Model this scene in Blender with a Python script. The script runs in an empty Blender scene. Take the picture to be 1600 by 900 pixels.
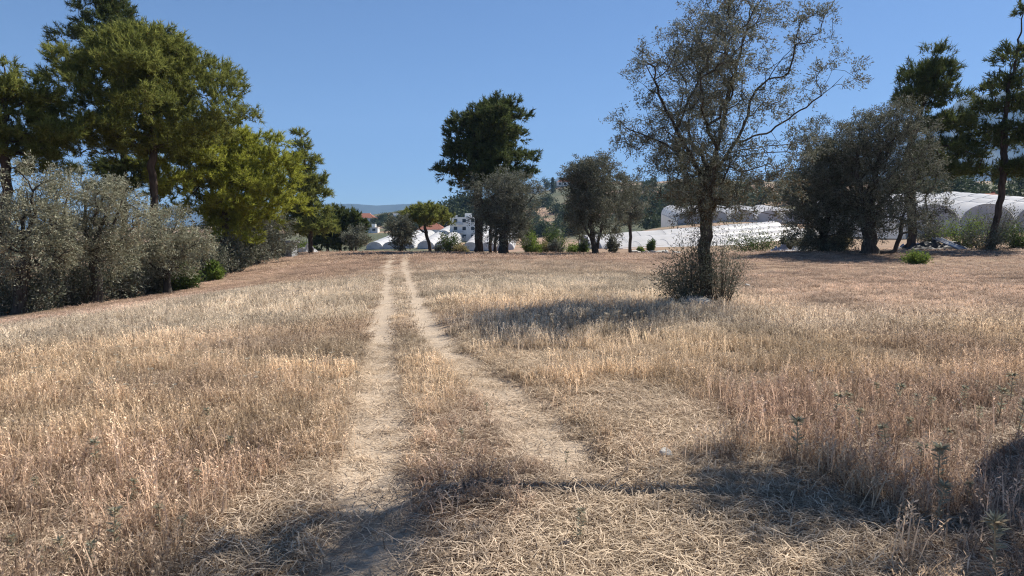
import bpy, math, random
import numpy as np
from mathutils import Vector

random.seed(7)
rng = np.random.default_rng(11)
scene = bpy.context.scene
COL = scene.collection
rad = math.radians

# ------------------------------------------------------------------ camera, sky, sun, exposure
CAM_H, PITCH, FPX = 1.7, rad(4.02), 1067.0
cam_d = bpy.data.cameras.new('camera')
cam_d.lens = 24.0
cam_d.sensor_width = 36.0
cam_d.clip_start = 0.05
cam_d.clip_end = 30000
cam = bpy.data.objects.new('camera', cam_d)
cam.location = (0, 0, CAM_H)
cam.rotation_euler = (rad(90) - PITCH, 0, 0)
COL.objects.link(cam)
scene.camera = cam

SUN_TO = Vector((0.72, 0.62, 1.0)).normalized()
SUN_EL = math.asin(SUN_TO.z)
SUN_AZ = math.atan2(SUN_TO.x, SUN_TO.y)
world = bpy.data.worlds.new('World')
scene.world = world
world.use_nodes = True
wn = world.node_tree
sky = wn.nodes.new('ShaderNodeTexSky')
sky.sky_type = 'NISHITA'
sky.sun_disc = False
sky.sun_elevation = SUN_EL
sky.sun_rotation = SUN_AZ
sky.altitude = 500
sky.air_density = 0.9
sky.dust_density = 0.25
sky.ozone_density = 10.0
bg = wn.nodes['Background']
bg.inputs['Strength'].default_value = 0.054
wn.links.new(sky.outputs[0], bg.inputs[0])

sun_d = bpy.data.lights.new('sun', 'SUN')
sun_d.energy = 5.0
sun_d.angle = rad(0.5)
sun_d.color = (1.0, 0.94, 0.85)
sun = bpy.data.objects.new('sun', sun_d)
sun.rotation_euler = (-SUN_TO).to_track_quat('-Z', 'Y').to_euler()
sun.location = (40, 30, 60)
COL.objects.link(sun)

scene.view_settings.view_transform = 'Standard'
scene.view_settings.look = 'None'
scene.view_settings.gamma = 1.0
scene.view_settings.use_curve_mapping = False
scene.view_settings.exposure = 1.02
scene.cycles.use_denoising = True
scene.cycles.denoising_prefilter = 'NONE'
scene.cycles.filter_width = 1.15
scene.cycles.max_bounces = 6
scene.cycles.diffuse_bounces = 3
scene.cycles.transparent_max_bounces = 8
scene.cycles.volume_bounces = 0

# ------------------------------------------------------------------ helpers
CP, SP = math.cos(PITCH), math.sin(PITCH)


def P(px, py, Y):
    """world point seen at photo pixel (px,py) at depth Y in front of the camera"""
    a = (px - 800) / FPX
    b = -(py - 450) / FPX
    d = np.array([a, CP + b * SP, -SP + b * CP])
    s = Y / d[1]
    return np.array([d[0] * s, Y, CAM_H + d[2] * s])


def noise2(x, y, seed=0):
    x = np.asarray(x, float); y = np.asarray(y, float)
    xi = np.floor(x); yi = np.floor(y)
    fx = x - xi; fy = y - yi
    fx = fx * fx * (3 - 2 * fx); fy = fy * fy * (3 - 2 * fy)

    def h(i, j):
        v = np.sin(i * 127.1 + j * 311.7 + seed * 74.7) * 43758.5453
        return v - np.floor(v)
    return (h(xi, yi) * (1 - fx) + h(xi + 1, yi) * fx) * (1 - fy) + (h(xi, yi + 1) * (1 - fx) + h(xi + 1, yi + 1) * fx) * fy


def fbm(x, y, seed=0, o=4):
    s = 0; a = 0.5; t = 0
    for k in range(o):
        s = s + a * noise2(x * 2 ** k + 13.7 * k, y * 2 ** k + 5.1 * k, seed + k); t += a; a *= 0.5
    return s / t


def smooth(e0, e1, v):
    t = np.clip((v - e0) / (e1 - e0), 0, 1)
    return t * t * (3 - 2 * t)


class MB:
    """collects triangles/quads and links them as one mesh"""
    def __init__(self):
        self.v = []; self.f = []; self.n = 0; self.attr = []

    def add(self, verts, faces, val=None):
        verts = np.asarray(verts, float).reshape(-1, 3)
        self.v.append(verts)
        for f in faces:
            self.f.append([i + self.n for i in f])
            self.attr.append(0.5 if val is None else val)
        self.n += len(verts)

    def box(self, c, s, rz=0, val=None):
        x, y, z = np.array(s) / 2
        v = np.array([(-x, -y, -z), (x, -y, -z), (x, y, -z), (-x, y, -z), (-x, -y, z), (x, -y, z), (x, y, z), (-x, y, z)])
        ca, sa = math.cos(rz), math.sin(rz)
        v = np.stack([v[:, 0] * ca - v[:, 1] * sa, v[:, 0] * sa + v[:, 1] * ca, v[:, 2]], 1) + np.array(c)
        self.add(v, [(0, 3, 2, 1), (4, 5, 6, 7), (0, 1, 5, 4), (1, 2, 6, 5), (2, 3, 7, 6), (3, 0, 4, 7)], val)

    def tube(self, pts, radii, n=6, cap=True, val=None):
        pts = np.asarray(pts, float)
        m = len(pts)
        vs = []
        u = None
        for i in range(m):
            t = pts[min(i + 1, m - 1)] - pts[max(i - 1, 0)]
            t = t / (np.linalg.norm(t) + 1e-9)
            if u is None:
                a = np.array([1.0, 0, 0]) if abs(t[0]) < 0.8 else np.array([0, 1.0, 0])
                u = np.cross(t, a)
            u = u - t * np.dot(u, t)
            u /= np.linalg.norm(u) + 1e-9
            w = np.cross(t, u)
            for k in range(n):
                an = 2 * math.pi * k / n
                vs.append(pts[i] + radii[i] * (math.cos(an) * u + math.sin(an) * w))
        fs = []
        for i in range(m - 1):
            for k in range(n):
                a = i * n + k; b = i * n + (k + 1) % n
                fs.append((a, b, b + n, a + n))
        if cap:
            fs.append(tuple(range((m - 1) * n, m * n)))
            fs.append(tuple(reversed(range(n))))
        self.add(vs, fs, val)

    def build(self, name, mat, parent=None, smoothed=False, loc=None):
        v = np.concatenate(self.v) if self.v else np.zeros((0, 3))
        if loc is not None:
            v = v - np.array(loc)
        me = bpy.data.meshes.new(name)
        me.from_pydata(v.tolist(), [], self.f)
        at = me.attributes.new('lv', 'FLOAT', 'FACE')
        at.data.foreach_set('value', np.array(self.attr, np.float32))
        if smoothed:
            me.polygons.foreach_set('use_smooth', np.ones(len(me.polygons), bool))
        me.materials.append(mat)
        o = bpy.data.objects.new(name, me)
        COL.objects.link(o)
        if loc is not None and parent is None:
            o.location = loc
        if parent:
            o.parent = parent
        return o


def poly_mesh(name, verts, nside, val, mat, parent=None, val2=None):
    """fast mesh: verts (N,nside,3) -> N separate faces, with per face value"""
    N = len(verts)
    me = bpy.data.meshes.new(name)
    me.vertices.add(N * nside)
    me.vertices.foreach_set('co', np.ascontiguousarray(verts, np.float32).ravel())
    me.loops.add(N * nside)
    me.loops.foreach_set('vertex_index', np.arange(N * nside, dtype=np.int32))
    me.polygons.add(N)
    me.polygons.foreach_set('loop_start', np.arange(0, N * nside, nside, dtype=np.int32))
    me.polygons.foreach_set('loop_total', np.full(N, nside, np.int32))
    me.update(calc_edges=True)
    at = me.attributes.new('lv', 'FLOAT', 'FACE')
    at.data.foreach_set('value', np.asarray(val, np.float32))
    if val2 is not None:
        at = me.attributes.new('dead', 'FLOAT', 'FACE')
        at.data.foreach_set('value', np.asarray(val2, np.float32))
    me.materials.append(mat)
    o = bpy.data.objects.new(name, me)
    COL.objects.link(o)
    if parent:
        o.parent = parent
    return o


def empty(name, loc):
    o = bpy.data.objects.new(name, None)
    o.location = [float(a) for a in loc]
    o.empty_display_size = 0.3
    COL.objects.link(o)
    return o


def tag(o, label=None, cat=None, group=None, kind=None):
    if label: o['label'] = label
    if cat: o['category'] = cat
    if group: o['group'] = group
    if kind: o['kind'] = kind
    return o


def copy_tree(o, parent=None):
    c = o.copy(); COL.objects.link(c); c.parent = parent
    for ch in o.children:
        copy_tree(ch, c)
    return c


# ------------------------------------------------------------------ materials
def nmat(name):
    m = bpy.data.materials.new(name); m.use_nodes = True
    nt = m.node_tree
    b = nt.nodes['Principled BSDF']
    b.inputs['Specular IOR Level'].default_value = 0.12
    b.inputs['Roughness'].default_value = 0.8
    return m, nt, b


def ramp(nt, fac, stops):
    r = nt.nodes.new('ShaderNodeValToRGB')
    el = r.color_ramp.elements
    while len(el) > 1: el.remove(el[-1])
    el[0].position = stops[0][0]; el[0].color = (*stops[0][1], 1)
    for p, c in stops[1:]:
        e = el.new(p); e.color = (*c, 1)
    nt.links.new(fac, r.inputs[0])
    return r.outputs[0]


def noise_node(nt, scale, detail=4, coord='obj', rough=0.6):
    n = nt.nodes.new('ShaderNodeTexNoise')
    n.inputs['Scale'].default_value = scale; n.inputs['Detail'].default_value = detail
    n.inputs['Roughness'].default_value = rough
    if coord == 'obj':
        t = nt.nodes.new('ShaderNodeTexCoord'); nt.links.new(t.outputs['Object'], n.inputs['Vector'])
    else:
        t = nt.nodes.new('ShaderNodeNewGeometry'); nt.links.new(t.outputs['Position'], n.inputs['Vector'])
    return n.outputs['Fac']


def mix(nt, f, a, b, mode='MIX'):
    m = nt.nodes.new('ShaderNodeMix'); m.data_type = 'RGBA'; m.blend_type = mode
    for k, s in ((0, f), (6, a), (7, b)):
        if hasattr(s, 'node'): nt.links.new(s, m.inputs[k])
        elif k == 0: m.inputs[0].default_value = s
        else: m.inputs[k].default_value = (*s, 1)
    return m.outputs[2]


def attr(nt, name, typ='GEOMETRY'):
    a = nt.nodes.new('ShaderNodeAttribute'); a.attribute_name = name; a.attribute_type = typ
    return a


def bump(nt, b, h, strength=0.4, dist=0.02):
    n = nt.nodes.new('ShaderNodeBump')
    n.inputs['Strength'].default_value = strength; n.inputs['Distance'].default_value = dist
    nt.links.new(h, n.inputs['Height']); nt.links.new(n.outputs[0], b.inputs['Normal'])


def plain(name, col, rough=0.8, var=0.15, scale=3.0, coord='obj', bumpd=0):
    m, nt, b = nmat(name)
    f = noise_node(nt, scale, 5, coord)
    c = ramp(nt, f, [(0.3, tuple(x * (1 - var) for x in col)), (0.7, tuple(min(1, x * (1 + var)) for x in col))])
    nt.links.new(c, b.inputs['Base Color'])
    b.inputs['Roughness'].default_value = rough
    if bumpd: bump(nt, b, f, 0.5, bumpd)
    return m


def leaf_mat(name, lo, mid, hi, under=None, dead=(0.12, 0.075, 0.04), trans=0.3, gloss=0.65):
    """leaf colours vary leaf by leaf ('lv'); dried leaves ('dead') are brown; undersides paler"""
    m, nt, b = nmat(name)
    a = attr(nt, 'lv'); d = attr(nt, 'dead')
    c = ramp(nt, a.outputs['Fac'], [(0.0, lo), (0.5, mid), (1.0, hi)])
    if under:
        g = nt.nodes.new('ShaderNodeNewGeometry')
        c = mix(nt, g.outputs['Backfacing'], c, under)
    c = mix(nt, d.outputs['Fac'], c, dead)
    nt.links.new(c, b.inputs['Base Color'])
    b.inputs['Roughness'].default_value = gloss
    b.inputs['Specular IOR Level'].default_value = 0.08
    t = nt.nodes.new('ShaderNodeBsdfTranslucent')
    nt.links.new(c, t.inputs['Color'])
    ms = nt.nodes.new('ShaderNodeMixShader'); ms.inputs[0].default_value = trans
    nt.links.new(b.outputs[0], ms.inputs[1]); nt.links.new(t.outputs[0], ms.inputs[2])
    nt.links.new(ms.outputs[0], nt.nodes['Material Output'].inputs['Surface'])
    return m


def grass_mat(name, trans=0.35):
    """dry grass: the colour of each plant comes with the plant (tint), each blade a little different"""
    m, nt, b = nmat(name)
    a = attr(nt, 'tint', 'INSTANCER'); l = attr(nt, 'lv')
    k = ramp(nt, l.outputs['Fac'], [(0, (0.28, 0.245, 0.22)), (0.45, (0.78, 0.75, 0.73)), (1, (1.7, 1.7, 1.7))])
    c = mix(nt, 1.0, a.outputs['Color'], k, 'MULTIPLY')
    nt.links.new(c, b.inputs['Base Color'])
    b.inputs['Roughness'].default_value = 0.65
    t = nt.nodes.new('ShaderNodeBsdfTranslucent'); nt.links.new(c, t.inputs['Color'])
    ms = nt.nodes.new('ShaderNodeMixShader'); ms.inputs[0].default_value = trans
    nt.links.new(b.outputs[0], ms.inputs[1]); nt.links.new(t.outputs[0], ms.inputs[2])
    nt.links.new(ms.outputs[0], nt.nodes['Material Output'].inputs['Surface'])
    return m


def bark_mat(name, a, b_, scale=6):
    m, nt, b = nmat(name)
    tc = nt.nodes.new('ShaderNodeNewGeometry')
    mp = nt.nodes.new('ShaderNodeMapping'); mp.inputs['Scale'].default_value = (1, 1, 0.25)
    nt.links.new(tc.outputs['Position'], mp.inputs[0])
    n = nt.nodes.new('ShaderNodeTexNoise'); n.inputs['Scale'].default_value = scale; n.inputs['Detail'].default_value = 6
    nt.links.new(mp.outputs[0], n.inputs['Vector'])
    nt.links.new(ramp(nt, n.outputs[0], [(0.3, a), (0.7, b_)]), b.inputs['Base Color'])
    b.inputs['Roughness'].default_value = 0.95
    b.inputs['Specular IOR Level'].default_value = 0.1
    bump(nt, b, n.outputs[0], 0.8, 0.03)
    return m


M = {}
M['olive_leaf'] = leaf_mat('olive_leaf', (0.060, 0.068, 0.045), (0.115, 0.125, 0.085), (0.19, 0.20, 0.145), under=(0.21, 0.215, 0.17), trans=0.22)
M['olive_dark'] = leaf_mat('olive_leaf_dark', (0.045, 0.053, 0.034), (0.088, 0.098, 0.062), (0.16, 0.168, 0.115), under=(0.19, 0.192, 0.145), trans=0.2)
M['olive_pale'] = leaf_mat('olive_leaf_silver', (0.09, 0.092, 0.058), (0.195, 0.20, 0.13), (0.35, 0.35, 0.24), under=(0.34, 0.335, 0.24), dead=(0.26, 0.19, 0.12), trans=0.22)
M['pine'] = leaf_mat('pine_needles', (0.08, 0.10, 0.026), (0.18, 0.20, 0.05), (0.32, 0.33, 0.09), trans=0.45)
M['pine_bright'] = leaf_mat('pine_needles_bright', (0.13, 0.15, 0.025), (0.30, 0.32, 0.05), (0.46, 0.47, 0.09), trans=0.45)
M['pine_dark'] = leaf_mat('pine_needles_dark', (0.040, 0.055, 0.020), (0.085, 0.11, 0.035), (0.16, 0.18, 0.06), trans=0.3)
M['green_leaf'] = leaf_mat('green_leaf', (0.04, 0.065, 0.02), (0.08, 0.12, 0.035), (0.14, 0.19, 0.055), trans=0.3)
M['lime_leaf'] = leaf_mat('lime_leaf', (0.08, 0.12, 0.025), (0.15, 0.21, 0.04), (0.23, 0.29, 0.07), trans=0.35)
M['dry_leaf'] = leaf_mat('yellowing_leaf', (0.16, 0.14, 0.06), (0.25, 0.22, 0.10), (0.34, 0.29, 0.15), trans=0.3)
M['far_leaf'] = leaf_mat('far_shrub_leaf', (0.035, 0.05, 0.025), (0.06, 0.08, 0.04), (0.10, 0.12, 0.06), trans=0.2)
M['thistle'] = leaf_mat('thistle_leaf', (0.17, 0.18, 0.13), (0.28, 0.29, 0.22), (0.40, 0.41, 0.32), dead=(.42, .34, .23), trans=0.45)
M['grass'] = grass_mat('dry_grass_blades')
M['olive_bark'] = bark_mat('olive_bark', (0.035, 0.03, 0.025), (0.11, 0.095, 0.08), 9)
M['pine_bark'] = bark_mat('pine_bark', (0.03, 0.023, 0.018), (0.11, 0.08, 0.062), 5)
M['twig'] = bark_mat('twig_bark', (0.06, 0.05, 0.04), (0.16, 0.13, 0.10), 20)
M['stone'] = plain('limestone', (0.42, 0.40, 0.36), 0.9, 0.3, 14, 'geo', 0.01)
M['house_wall'] = plain('white_render', (0.72, 0.71, 0.68), 0.85, 0.05, 1.0)
M['dark_glass'] = plain('dark_window_glass', (0.03, 0.04, 0.05), 0.15, 0.1)
M['frame'] = plain('window_frame', (0.55, 0.53, 0.5), 0.6, 0.05)
M['roof_tile'] = plain('red_roof_tile', (0.36, 0.15, 0.10), 0.85, 0.2, 2.0)
M['concrete'] = plain('grey_concrete', (0.27, 0.28, 0.29), 0.9, 0.15, 2.5)
M['metal'] = plain('galvanised_tube', (0.45, 0.46, 0.47), 0.4, 0.1)
M['tarp'] = plain('dark_tarpaulin', (0.05, 0.05, 0.05), 0.6, 0.3, 2.0)
M['blue_plastic'] = plain('blue_plastic', (0.22, 0.25, 0.32), 0.5, 0.25, 4)
M['pale_plastic'] = plain('crumpled_pale_plastic', (0.62, 0.62, 0.62), 0.4, 0.2, 5)
M['dead_wood'] = plain('dead_wood', (0.16, 0.12, 0.09), 0.9, 0.3, 20)
M['black_rag'] = plain('black_plastic_scrap', (0.02, 0.02, 0.02), 0.4, 0.3, 20)
M['seed_head'] = plain('pale_seed_head', (0.52, 0.46, 0.36), 0.9, 0.2, 40)
M['straw_stem'] = plain('straw_stem', (0.42, 0.33, 0.21), 0.8, 0.2, 20, 'geo')


def film(name, col, trans, var):
    m, nt, b = nmat(name)
    f = noise_node(nt, 0.35, 6)
    c = ramp(nt, f, [(0.3, tuple(x * (1 - var) for x in col)), (0.7, col)])
    nt.links.new(c, b.inputs['Base Color']); b.inputs['Roughness'].default_value = 0.35
    t = nt.nodes.new('ShaderNodeBsdfTranslucent'); nt.links.new(c, t.inputs['Color'])
    ms = nt.nodes.new('ShaderNodeMixShader'); ms.inputs[0].default_value = trans
    nt.links.new(b.outputs[0], ms.inputs[1]); nt.links.new(t.outputs[0], ms.inputs[2])
    nt.links.new(ms.outputs[0], nt.nodes['Material Output'].inputs['Surface'])
    bump(nt, b, noise_node(nt, 1.5, 4), 0.3, 0.1)
    return m


M['film'] = film('white_greenhouse_film', (0.93, 0.93, 0.93), 0.5, 0.18)
M['end_film'] = film('shaded_end_film', (0.50, 0.50, 0.53), 0.2, 0.35)  # grey carries the shade of the tunnel ends, the variation is dirt

# ------------------------------------------------------------------ terrain
ctl = []


def cz(px, py, Y):
    p = P(px, py, Y); ctl.append((p[0], p[1], p[2]))


for a in [(0, 500, 28), (100, 482, 32), (200, 466, 38), (300, 446, 46), (360, 427, 55), (400, 409, 70), (460, 395, 88),
          (620, 395, 92), (790, 397, 75), (930, 397, 72), (1103, 476, 17.6), (1360, 397, 48), (1433, 413, 40),
          (1600, 421, 30), (1600, 391, 55), (1280, 394, 50)]:
    cz(*a)
for x, y, z in [(-6, 3, 0), (0, 0, 0), (6, 3, 0), (0, 6, 0), (-4, 9, -.1), (5, 9, 0), (0, 14, 0), (-10, 12, -.4), (10, 14, .1), (0, -15, 0), (-15, -10, -.3),
                (15, -10, .3), (0, 28, 0), (-9, 24, -.2), (8, 36, .05), (-10, 50, 0), (10, 55, .1), (-40, 30, -2.4), (-55, 60, -2.4), (-50, 90, -1.0), (30, 10, .5),
                (-60, 130, -2), (0, 130, -1.4), (40, 130, .9), (22, 128, .4), (60, 75, 2.0), (85, 120, 3.3), (90, 240, 8.3), (150, 200, 9), (-100, 250, -3.2), (-30, 250, -3.0), (-60, 280, -2.6), (-10, 280, -2.2), (64, 196, 7.0), (40, 196, 5.0),
                (30, 250, 1), (-60, 320, 0.0), (-50, 420, 8), (60, 350, 8), (-150, 600, 17), (-50, 600, 24), (40, 600, 38), (150, 600, 46),
                (300, 600, 50), (-300, 900, 22), (-100, 900, 42), (60, 900, 66), (250, 900, 80), (-300, 200, -3), (-100, 100, -3),
                (-400, -100, -2), (300, -100, 5), (0, -300, 0), (300, 200, 18), (600, 600, 50), (-800, 800, 10), (0, 1500, 35), (500, 1500, 50), (-600, 1500, 20)]:
    ctl.append((x, y, z))
for k in range(14):
    an = 2 * math.pi * k / 14
    ctl.append((3200 * math.cos(an), 3200 * math.sin(an), 12))
ctl = np.array(ctl)


def warp(x, y):
    """compress far distances so that the smooth surface behaves at all scales"""
    r = np.sqrt(x * x + y * y) + 1e-6
    s = np.arcsinh(r / 25.0) * 25.0 / r
    return x * s, y * s


def _k(r2):
    return 0.5 * r2 * np.log(r2 + 1e-9)


_cx, _cy = warp(ctl[:, 0], ctl[:, 1])
_n = len(ctl)
_A = np.zeros((_n + 3, _n + 3))
_A[:_n, :_n] = _k((_cx[:, None] - _cx[None]) ** 2 + (_cy[:, None] - _cy[None]) ** 2) + np.eye(_n) * 2.0
_A[:_n, _n] = 1; _A[:_n, _n + 1] = _cx; _A[:_n, _n + 2] = _cy
_A[_n:, :_n] = _A[:_n, _n:].T
_w = np.linalg.solve(_A, np.concatenate([ctl[:, 2], [0, 0, 0]]))


def terrain(x, y):
    x = np.atleast_1d(np.asarray(x, float)); y = np.atleast_1d(np.asarray(y, float))
    wx, wy = warp(x, y)
    out = np.empty(len(x))
    for i in range(0, len(x), 20000):
        s = slice(i, i + 20000)
        K = _k((wx[s, None] - _cx[None]) ** 2 + (wy[s, None] - _cy[None]) ** 2)
        out[s] = K @ _w[:_n] + _w[_n] + _w[_n + 1] * wx[s] + _w[_n + 2] * wy[s]
    r = np.sqrt(x * x + y * y)
    out += (fbm(x / 9, y / 9, 3) - 0.5) * 0.12 * smooth(2, 15, r) + (fbm(x / 60, y / 60, 5) - 0.5) * 14 * smooth(420, 800, r)
    out = np.where(r > 3200, 12 + (out - 12) * 0.0, out)
    return out


def gz(x, y):
    return float(terrain([x], [y])[0])


# wheel tracks, as ground polylines
def gpt(px, py):
    d = P(px, py, 10.0)
    k = CAM_H / (CAM_H - d[2])
    return (d[0] * k, 10.0 * k)


TRACK_L = [gpt(*p) for p in [(560, 905), (575, 830), (582, 760), (588, 700), (590, 640), (592, 580), (595, 540), (599, 500), (603, 460), (605, 430), (606, 415), (612, 404), (622, 398)]]
TRACK_R = [gpt(*p) for p in [(1040, 905), (1000, 850), (930, 760), (870, 690), (820, 640), (775, 600), (735, 570), (697, 540), (668, 510), (655, 480), (645, 450), (634, 422), (632, 408), (640, 398)]]
for T in (TRACK_L, TRACK_R):
    T.insert(0, (T[0][0] * 1.1, 0.5)); T.insert(0, (T[0][0], -8))


def pdist(x, y, T):
    d = np.full(len(x), 1e9)
    for (x0, y0), (x1, y1) in zip(T[:-1], T[1:]):
        dx, dy = x1 - x0, y1 - y0
        t = np.clip(((x - x0) * dx + (y - y0) * dy) / (dx * dx + dy * dy), 0, 1)
        d = np.minimum(d, np.hypot(x - x0 - t * dx, y - y0 - t * dy))
    return d


def track(x, y):
    """1 in the wheel ruts, 0 in the standing grass"""
    wob = (fbm(x * 1.6, y * 1.6, 21) - 0.5) * 0.22
    k = 1 + 0.15 * (1 - smooth(5, 10, y))
    l = 1 - smooth(0.23, 0.34, pdist(x, y, TRACK_L) / k + wob)
    r = 1 - smooth(0.23, 0.38, pdist(x, y, TRACK_R) / k + wob)
    r = r * (.2 + .8 * smooth(3.9, 5.6, y))
    return np.maximum(l, r)


def ell(x, y, cx, cy, rx, ry):
    q = ((x - cx) / rx) ** 2 + ((y - cy) / ry) ** 2
    return 1 - smooth(0.5, 1.2, q)


def flat(x, y):
    """1 where the grass lies trodden flat"""
    n = (fbm(x * 1.3, y * 1.3, 31) - 0.5) * 0.5
    f = ell(x + n, y + n, 1.35, 6.7, 0.75, 1.7)
    f = np.maximum(f, ell(x + n, y, 1.15, 4.1, 1.3, 1.35))
    f = np.maximum(f, ell(x + n, y, -1.25, 4.1, 0.55, 1.1))
    f = np.maximum(f, ell(x, y + n, 0.2, 3.2, 1.5, 0.75))
    f = np.maximum(f, 0.8 * ell(x + n, y, 0.6, 9.6, 0.9, 1.0))
    return f


# one ground sheet, finest near the camera and reaching the horizon
def axis(lo, hi, n, s):
    a = np.linspace(np.arcsinh(lo / s), np.arcsinh(hi / s), n)
    return np.sinh(a) * s


gx = axis(-7500, 7500, 340, 2.6)
gy = axis(-1500, 7500, 350, 2.6)
gy = gy + 4.0
GX, GY = np.meshgrid(gx, gy)
fx, fy = GX.ravel(), GY.ravel()
GZ = terrain(fx, fy)
tr = track(fx, fy); fl = flat(fx, fy)
rr = np.hypot(fx, fy)
GZ = GZ - 0.05 * tr * (1 - smooth(40, 80, rr)) + (fbm(fx * 3.5, fy * 3.5, 9) - 0.5) * 0.05 * (1 - smooth(20, 60, rr))
nx, ny = len(gx), len(gy)
ii = (np.arange(ny - 1)[:, None] * nx + np.arange(nx - 1)[None]).ravel()
quads = np.stack([ii, ii + 1, ii + nx + 1, ii + nx], 1)
me = bpy.data.meshes.new('ground')
me.vertices.add(len(fx)); me.vertices.foreach_set('co', np.stack([fx, fy, GZ], 1).astype(np.float32).ravel())
me.loops.add(quads.size); me.loops.foreach_set('vertex_index', quads.astype(np.int32).ravel())
me.polygons.add(len(quads)); me.polygons.foreach_set('loop_start', np.arange(0, quads.size, 4, dtype=np.int32))
me.polygons.foreach_set('loop_total', np.full(len(quads), 4, np.int32))
me.polygons.foreach_set('use_smooth', np.ones(len(quads), bool))
me.update(calc_edges=True)
at = me.attributes.new('bare', 'FLOAT', 'POINT'); at.data.foreach_set('value', tr.astype(np.float32))
at = me.attributes.new('trodden', 'FLOAT', 'POINT'); at.data.foreach_set('value', fl.astype(np.float32))

m, nt, b = nmat('dry_field_soil')
f1 = noise_node(nt, 0.07, 6, 'geo'); f2 = noise_node(nt, 1.7, 6, 'geo'); f3 = noise_node(nt, 28, 5, 'geo', 0.7)
field = ramp(nt, f1, [(0.35, (0.23, 0.15, 0.105)), (0.5, (0.33, 0.23, 0.15)), (0.65, (0.27, 0.175, 0.12))])
field = mix(nt, ramp(nt, f3, [(0.35, (0, 0, 0)), (0.7, (1, 1, 1))]), mix(nt, 0.6, field, (0.14, 0.10, 0.07)), field)
straw = ramp(nt, f3, [(0.3, (0.29, 0.22, 0.155)), (0.5, (0.44, 0.35, 0.26)), (0.7, (0.54, 0.45, 0.345))])
straw = mix(nt, ramp(nt, f2, [(0.4, (0, 0, 0)), (0.75, (0.5, 0.5, 0.5))]), straw, (0.26, 0.22, 0.18))
c = mix(nt, attr(nt, 'bare').outputs['Fac'], field, straw)
nt.links.new(c, b.inputs['Base Color']); b.inputs['Roughness'].default_value = 0.95
# beyond the field: scrubby hillside with pale fields
far = ramp(nt, noise_node(nt, 0.006, 8, 'geo', 0.65), [(0.42, (0.075, 0.085, 0.05)), (0.50, (0.12, 0.115, 0.07)), (0.545, (0.30, 0.20, 0.14)), (0.60, (0.33, 0.24, 0.17)), (0.66, (0.11, 0.11, 0.065))])
gp = nt.nodes.new('ShaderNodeNewGeometry'); ln = nt.nodes.new('ShaderNodeVectorMath'); ln.operation = 'LENGTH'
nt.links.new(gp.outputs['Position'], ln.inputs[0])
mr = nt.nodes.new('ShaderNodeMapRange'); mr.inputs[1].default_value = 110; mr.inputs[2].default_value = 200
nt.links.new(ln.outputs['Value'], mr.inputs[0])
c2 = mix(nt, mr.outputs[0], c, far)
nt.links.new(c2, b.inputs['Base Color'])
bump(nt, b, f3, 0.9, 0.03)
me.materials.append(m)
ground = bpy.data.objects.new('ground', me); COL.objects.link(ground)
tag(ground, 'brown dry field with a pale two-rut wheel track', 'ground', kind='structure')

# far mountains
def mountain(name, label, px_prof, Y, depth, seed, col):
    xs = np.array([P(px, 375, Y)[0] for px, _ in px_prof]); hs = np.array([P(800, py, Y)[2] for _, py in px_prof])
    n = 150; mrows = 26
    X = np.linspace(xs[0], xs[-1], n)
    H = np.interp(X, xs, hs)
    V = []
    for j in range(mrows):
        t = j / (mrows - 1)
        prof = math.sin(math.pi * min(t * 0.95 + 0.02, 1)) if t > .5 else t * 2 * (0.75 + .25 * t * 2)
        yy = Y + (t - 0.5) * depth
        nz = fbm(X / (depth * .10), np.full(n, yy) / (depth * .10), seed, 5)
        z = H * prof * (0.72 + 0.28 * (1 if .47 < t < .53 else 1)) + (nz - .5) * H * 0.5 * math.sin(math.pi * t) * (1 - abs(t - .5) * .6)
        if abs(t - .5) < 0.021: z = H + (nz - .5) * H * 0.12
        V.append(np.stack([X, np.full(n, yy) + (nz - .5) * depth * .05, z - 40 * (t in (0, 1))], 1))
    V = np.concatenate(V)
    i0 = (np.arange(mrows - 1)[:, None] * n + np.arange(n - 1)[None]).ravel()
    F = np.stack([i0, i0 + 1, i0 + n + 1, i0 + n], 1)
    me = bpy.data.meshes.new(name); me.from_pydata(V.tolist(), [], F.tolist())
    me.polygons.foreach_set('use_smooth', np.ones(len(F), bool))
    mm = plain(name + '_cover', col, 0.95, 0.35, 0.004, 'geo'); me.materials.append(mm)
    o = bpy.data.objects.new(name, me); COL.objects.link(o)
    return tag(o, label, 'mountain', kind='structure')


mountain('mountain', 'blue hazy mountain ridge on the horizon behind the wheel track', [(-200, 345), (100, 330), (300, 322), (420, 328), (500, 322), (545, 317), (590, 322), (640, 319), (680, 326), (740, 332), (800, 320), (835, 302), (855, 284), (880, 275), (915, 282), (1000, 300), (1150, 310), (1300, 330), (1500, 350)], 6600, 2200, 4, (0.045, 0.06, 0.05))
mountain('mountain', 'tall blue mountain behind the pines at the right edge', [(1000, 345), (1150, 318), (1250, 295), (1330, 262), (1420, 215), (1480, 180), (1530, 152), (1590, 135), (1680, 110), (1800, 125), (2100, 180), (2500, 260)], 5000, 2400, 8, (0.045, 0.06, 0.05))

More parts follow.
